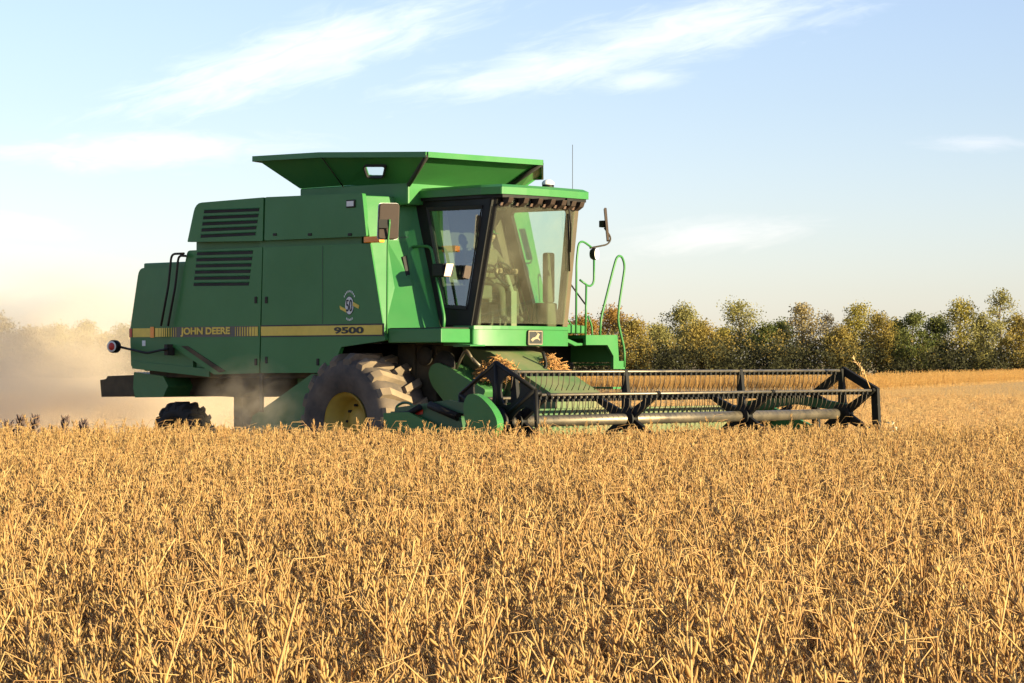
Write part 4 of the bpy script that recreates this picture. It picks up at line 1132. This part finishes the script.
# straw heaped on the feeder house
def heap(c, rx, ry, rz, n, label):
    t = MB()
    for k in range(n):
        a = rnd.uniform(0, 6.28); q = math.sqrt(rnd.random()); x_ = q*rx*math.cos(a); y_ = q*ry*math.sin(a); z_ = rz*(1-q*q)*rnd.random()
        d = V(rnd.gauss(0, 1), rnd.gauss(0, 1), rnd.gauss(0, .5)).normalized(); L = rnd.uniform(.06, .2)
        p = V(x_, y_, z_); t.tube([p-d*L*.5, p+V(0, 0, .01), p+d*L*.5], .006, 3)
    o = t.build('straw_heap', M['strawh'], fix=False); o.location = W(c); o.rotation_euler = (0, 0, R(-43)); tag(o, label, 'straw')
M['strawh'] = surf('orange_straw', (.52, .26, .08), .9, var=.3, scale=6)
heap(V(2.0, -.62, 1.5), .42, .3, .36, 800, 'heap of orange straw on the near side of the feeder house')
heap(V(2.1, .34, 1.6), .3, .25, .26, 500, 'smaller heap of orange straw below the emblem on the far side of the feeder house')

# ================================================================== dust
def dustvol(name, c, rad, dens, label, scale=.35, rz=0):
    bm = bmesh.new(); bmesh.ops.create_icosphere(bm, subdivisions=3, radius=1)
    me = bpy.data.meshes.new(name); bm.to_mesh(me); bm.free()
    o = bpy.data.objects.new(name, me); COL.objects.link(o); o.location = c; o.scale = rad; o.rotation_euler = (0, 0, rz)
    m = bpy.data.materials.new(name+'_volume'); m.use_nodes = True; nt = m.node_tree
    nt.nodes.remove(nt.nodes['Principled BSDF'])
    v = nt.nodes.new('ShaderNodeVolumePrincipled'); v.inputs['Color'].default_value = (.97, .83, .65, 1); v.inputs['Anisotropy'].default_value = -.1
    tc = nt.nodes.new('ShaderNodeTexCoord')
    ln = nt.nodes.new('ShaderNodeVectorMath'); ln.operation = 'LENGTH'; lk(nt, tc.outputs['Object'], ln.inputs[0])
    fall = ramp(nt, ln.outputs['Value'], .25, 1.0, 1.0, 0.0)
    n = nt.nodes.new('ShaderNodeTexNoise'); n.inputs['Scale'].default_value = 3.4; n.inputs['Detail'].default_value = 3; n.inputs['Distortion'].default_value = .5
    lk(nt, tc.outputs['Object'], n.inputs['Vector'])
    nn = ramp(nt, n.outputs[0], .4, .62, .12, 2.1)
    a = nt.nodes.new('ShaderNodeMath'); a.operation = 'MULTIPLY'; lk(nt, fall, a.inputs[0]); lk(nt, nn, a.inputs[1])
    b = nt.nodes.new('ShaderNodeMath'); b.operation = 'MULTIPLY'; lk(nt, a.outputs[0], b.inputs[0]); b.inputs[1].default_value = dens
    lk(nt, b.outputs[0], v.inputs['Density']); lk(nt, v.outputs[0], nt.nodes['Material Output'].inputs['Volume'])
    me.materials.append(m)
    tag(o, label, 'dust', kind='stuff'); return o
dustvol('dust_cloud', (-9.2, 46.5, .7), (6.8, 6.0, 3.2), .27, 'tan dust cloud trailing behind the rear of the machine')
dustvol('dust_haze', W(V(-1.55, -2.1, 1.0)), (1.1, .75, .9), .3, 'thin dust drifting up beside the big front tyre and lower shield', rz=R(-43))

# ================================================================== sky and light
wd = bpy.data.worlds.new('World'); scene.world = wd; wd.use_nodes = True
nt = wd.node_tree; bg = nt.nodes['Background']
sky = nt.nodes.new('ShaderNodeTexSky'); sky.sky_type = 'NISHITA'; sky.sun_disc = False
sky.sun_elevation = R(SUN_EL); sky.sun_rotation = R(90-SUN_AZ)
sky.air_density = 1.0; sky.dust_density = .4; sky.ozone_density = 2.0; sky.altitude = 100
def math_n(op, a, b=None, c=None, clamp=False):
    n = nt.nodes.new('ShaderNodeMath'); n.operation = op; n.use_clamp = clamp
    for i, v in enumerate((a, b, c)):
        if v is None: continue
        if hasattr(v, 'links'): lk(nt, v, n.inputs[i])
        else: n.inputs[i].default_value = v
    return n.outputs[0]
tc = nt.nodes.new('ShaderNodeTexCoord'); sp = nt.nodes.new('ShaderNodeSeparateXYZ'); lk(nt, tc.outputs['Generated'], sp.inputs[0])
yy_ = math_n('MAXIMUM', sp.outputs[1], .05)
U_ = math_n('DIVIDE', sp.outputs[0], yy_); V_ = math_n('DIVIDE', sp.outputs[2], yy_)
mask = None
def cloud(cx, cy, hl, ht, slope, st, sc=1.0, seed=0.0):
    """thin cirrus streak: centre, half length, half thickness in sky angle (x 1/2600)"""
    global mask
    an = math.atan(slope); du = math_n('SUBTRACT', U_, (cx-512)/F); dv = math_n('SUBTRACT', V_, (HOR-cy)/F)
    s = math_n('ADD', math_n('MULTIPLY', du, math.cos(an)*F/hl), math_n('MULTIPLY', dv, math.sin(an)*F/hl))
    t = math_n('ADD', math_n('MULTIPLY', du, -math.sin(an)*F/ht), math_n('MULTIPLY', dv, math.cos(an)*F/ht))
    cb_ = nt.nodes.new('ShaderNodeCombineXYZ'); lk(nt, math_n('MULTIPLY', s, hl/60*sc), cb_.inputs[0]); lk(nt, math_n('MULTIPLY', t, ht/14*sc), cb_.inputs[1]); cb_.inputs[2].default_value = seed
    n = nt.nodes.new('ShaderNodeTexNoise'); n.inputs['Scale'].default_value = 1.0; n.inputs['Detail'].default_value = 6; n.inputs['Roughness'].default_value = .6; n.inputs['Distortion'].default_value = .6
    lk(nt, cb_.outputs[0], n.inputs['Vector'])
    r2 = math_n('ADD', math_n('MULTIPLY', s, s), math_n('MULTIPLY', t, t))
    fall = math_n('SUBTRACT', 1.0, math_n('SQRT', r2))
    m = math_n('ADD', fall, math_n('MULTIPLY', math_n('SUBTRACT', n.outputs[0], .5), 1.4))
    mr_ = nt.nodes.new('ShaderNodeMapRange'); mr_.interpolation_type = 'SMOOTHSTEP'; mr_.inputs[1].default_value = -.1; mr_.inputs[2].default_value = 1.15; mr_.inputs[4].default_value = st
    lk(nt, m, mr_.inputs[0]); m = mr_.outputs[0]
    m = math_n('MULTIPLY', m, math_n('GREATER_THAN', sp.outputs[1], .06))
    mask = m if mask is None else math_n('MAXIMUM', mask, m)
    return m
cloud(310, 52, 250, 38, .30, .36, seed=1.3)
cloud(560, 68, 190, 26, .17, .32, seed=4.1)
cloud(690, 28, 210, 36, .2, .34, seed=7.7)
cloud(640, 80, 60, 14, .1, .25, seed=3.3)
m_white = mask; mask = None
cloud(150, 150, 180, 22, .03, .32, seed=9.2)
cloud(15, 225, 70, 16, -.1, .22, seed=2.2)
cloud(710, 236, 120, 20, .1, .2, seed=5.5)
cloud(985, 143, 80, 10, .0, .16, seed=6.6)
m_pink = mask
def nt_z(): return sp.outputs[2]
hs_ = nt.nodes.new('ShaderNodeHueSaturation'); lk(nt, ramp(nt, nt_z(), .05, .5, .72, .95), hs_.inputs['Saturation']); lk(nt, sky.outputs[0], hs_.inputs['Color'])
c = mixc(nt, 1.0, hs_.outputs[0], (.965, .965, 1.17), 'MULTIPLY')
c = mixc(nt, m_white, c, (9.0, 8.6, 8.7)); c = mixc(nt, m_pink, c, (8.8, 7.6, 7.3))
lk(nt, c, bg.inputs['Color']); bg.inputs['Strength'].default_value = .076

sd = bpy.data.lights.new('Sun', 'SUN'); sd.energy = 5.0; sd.angle = R(.5); sd.color = (1.0, .85, .52)
so = bpy.data.objects.new('Sun', sd); COL.objects.link(so)
dirn = V(math.cos(R(SUN_EL))*math.cos(R(SUN_AZ)), math.cos(R(SUN_EL))*math.sin(R(SUN_AZ)), math.sin(R(SUN_EL)))
so.rotation_euler = dirn.to_track_quat('Z', 'Y').to_euler()

cd = bpy.data.cameras.new('Camera'); co = bpy.data.objects.new('Camera', cd); COL.objects.link(co)
co.location = (0, 0, CH); co.rotation_euler = (R(90), 0, 0); cd.sensor_width = 36; cd.lens = F/1024*36; cd.shift_y = 20.5/1024
cd.clip_end = 6000; cd.clip_start = .1
scene.camera = co
scene.view_settings.view_transform = 'Standard'; scene.view_settings.look = 'None'; scene.view_settings.gamma = 1
scene.view_settings.exposure = 1.52
scene.render.engine = 'CYCLES'
cy = scene.cycles; cy.use_denoising = True; cy.max_bounces = 8; cy.transparent_max_bounces = 16; cy.volume_bounces = 3; cy.volume_step_rate = 2.5; cy.volume_max_steps = 48
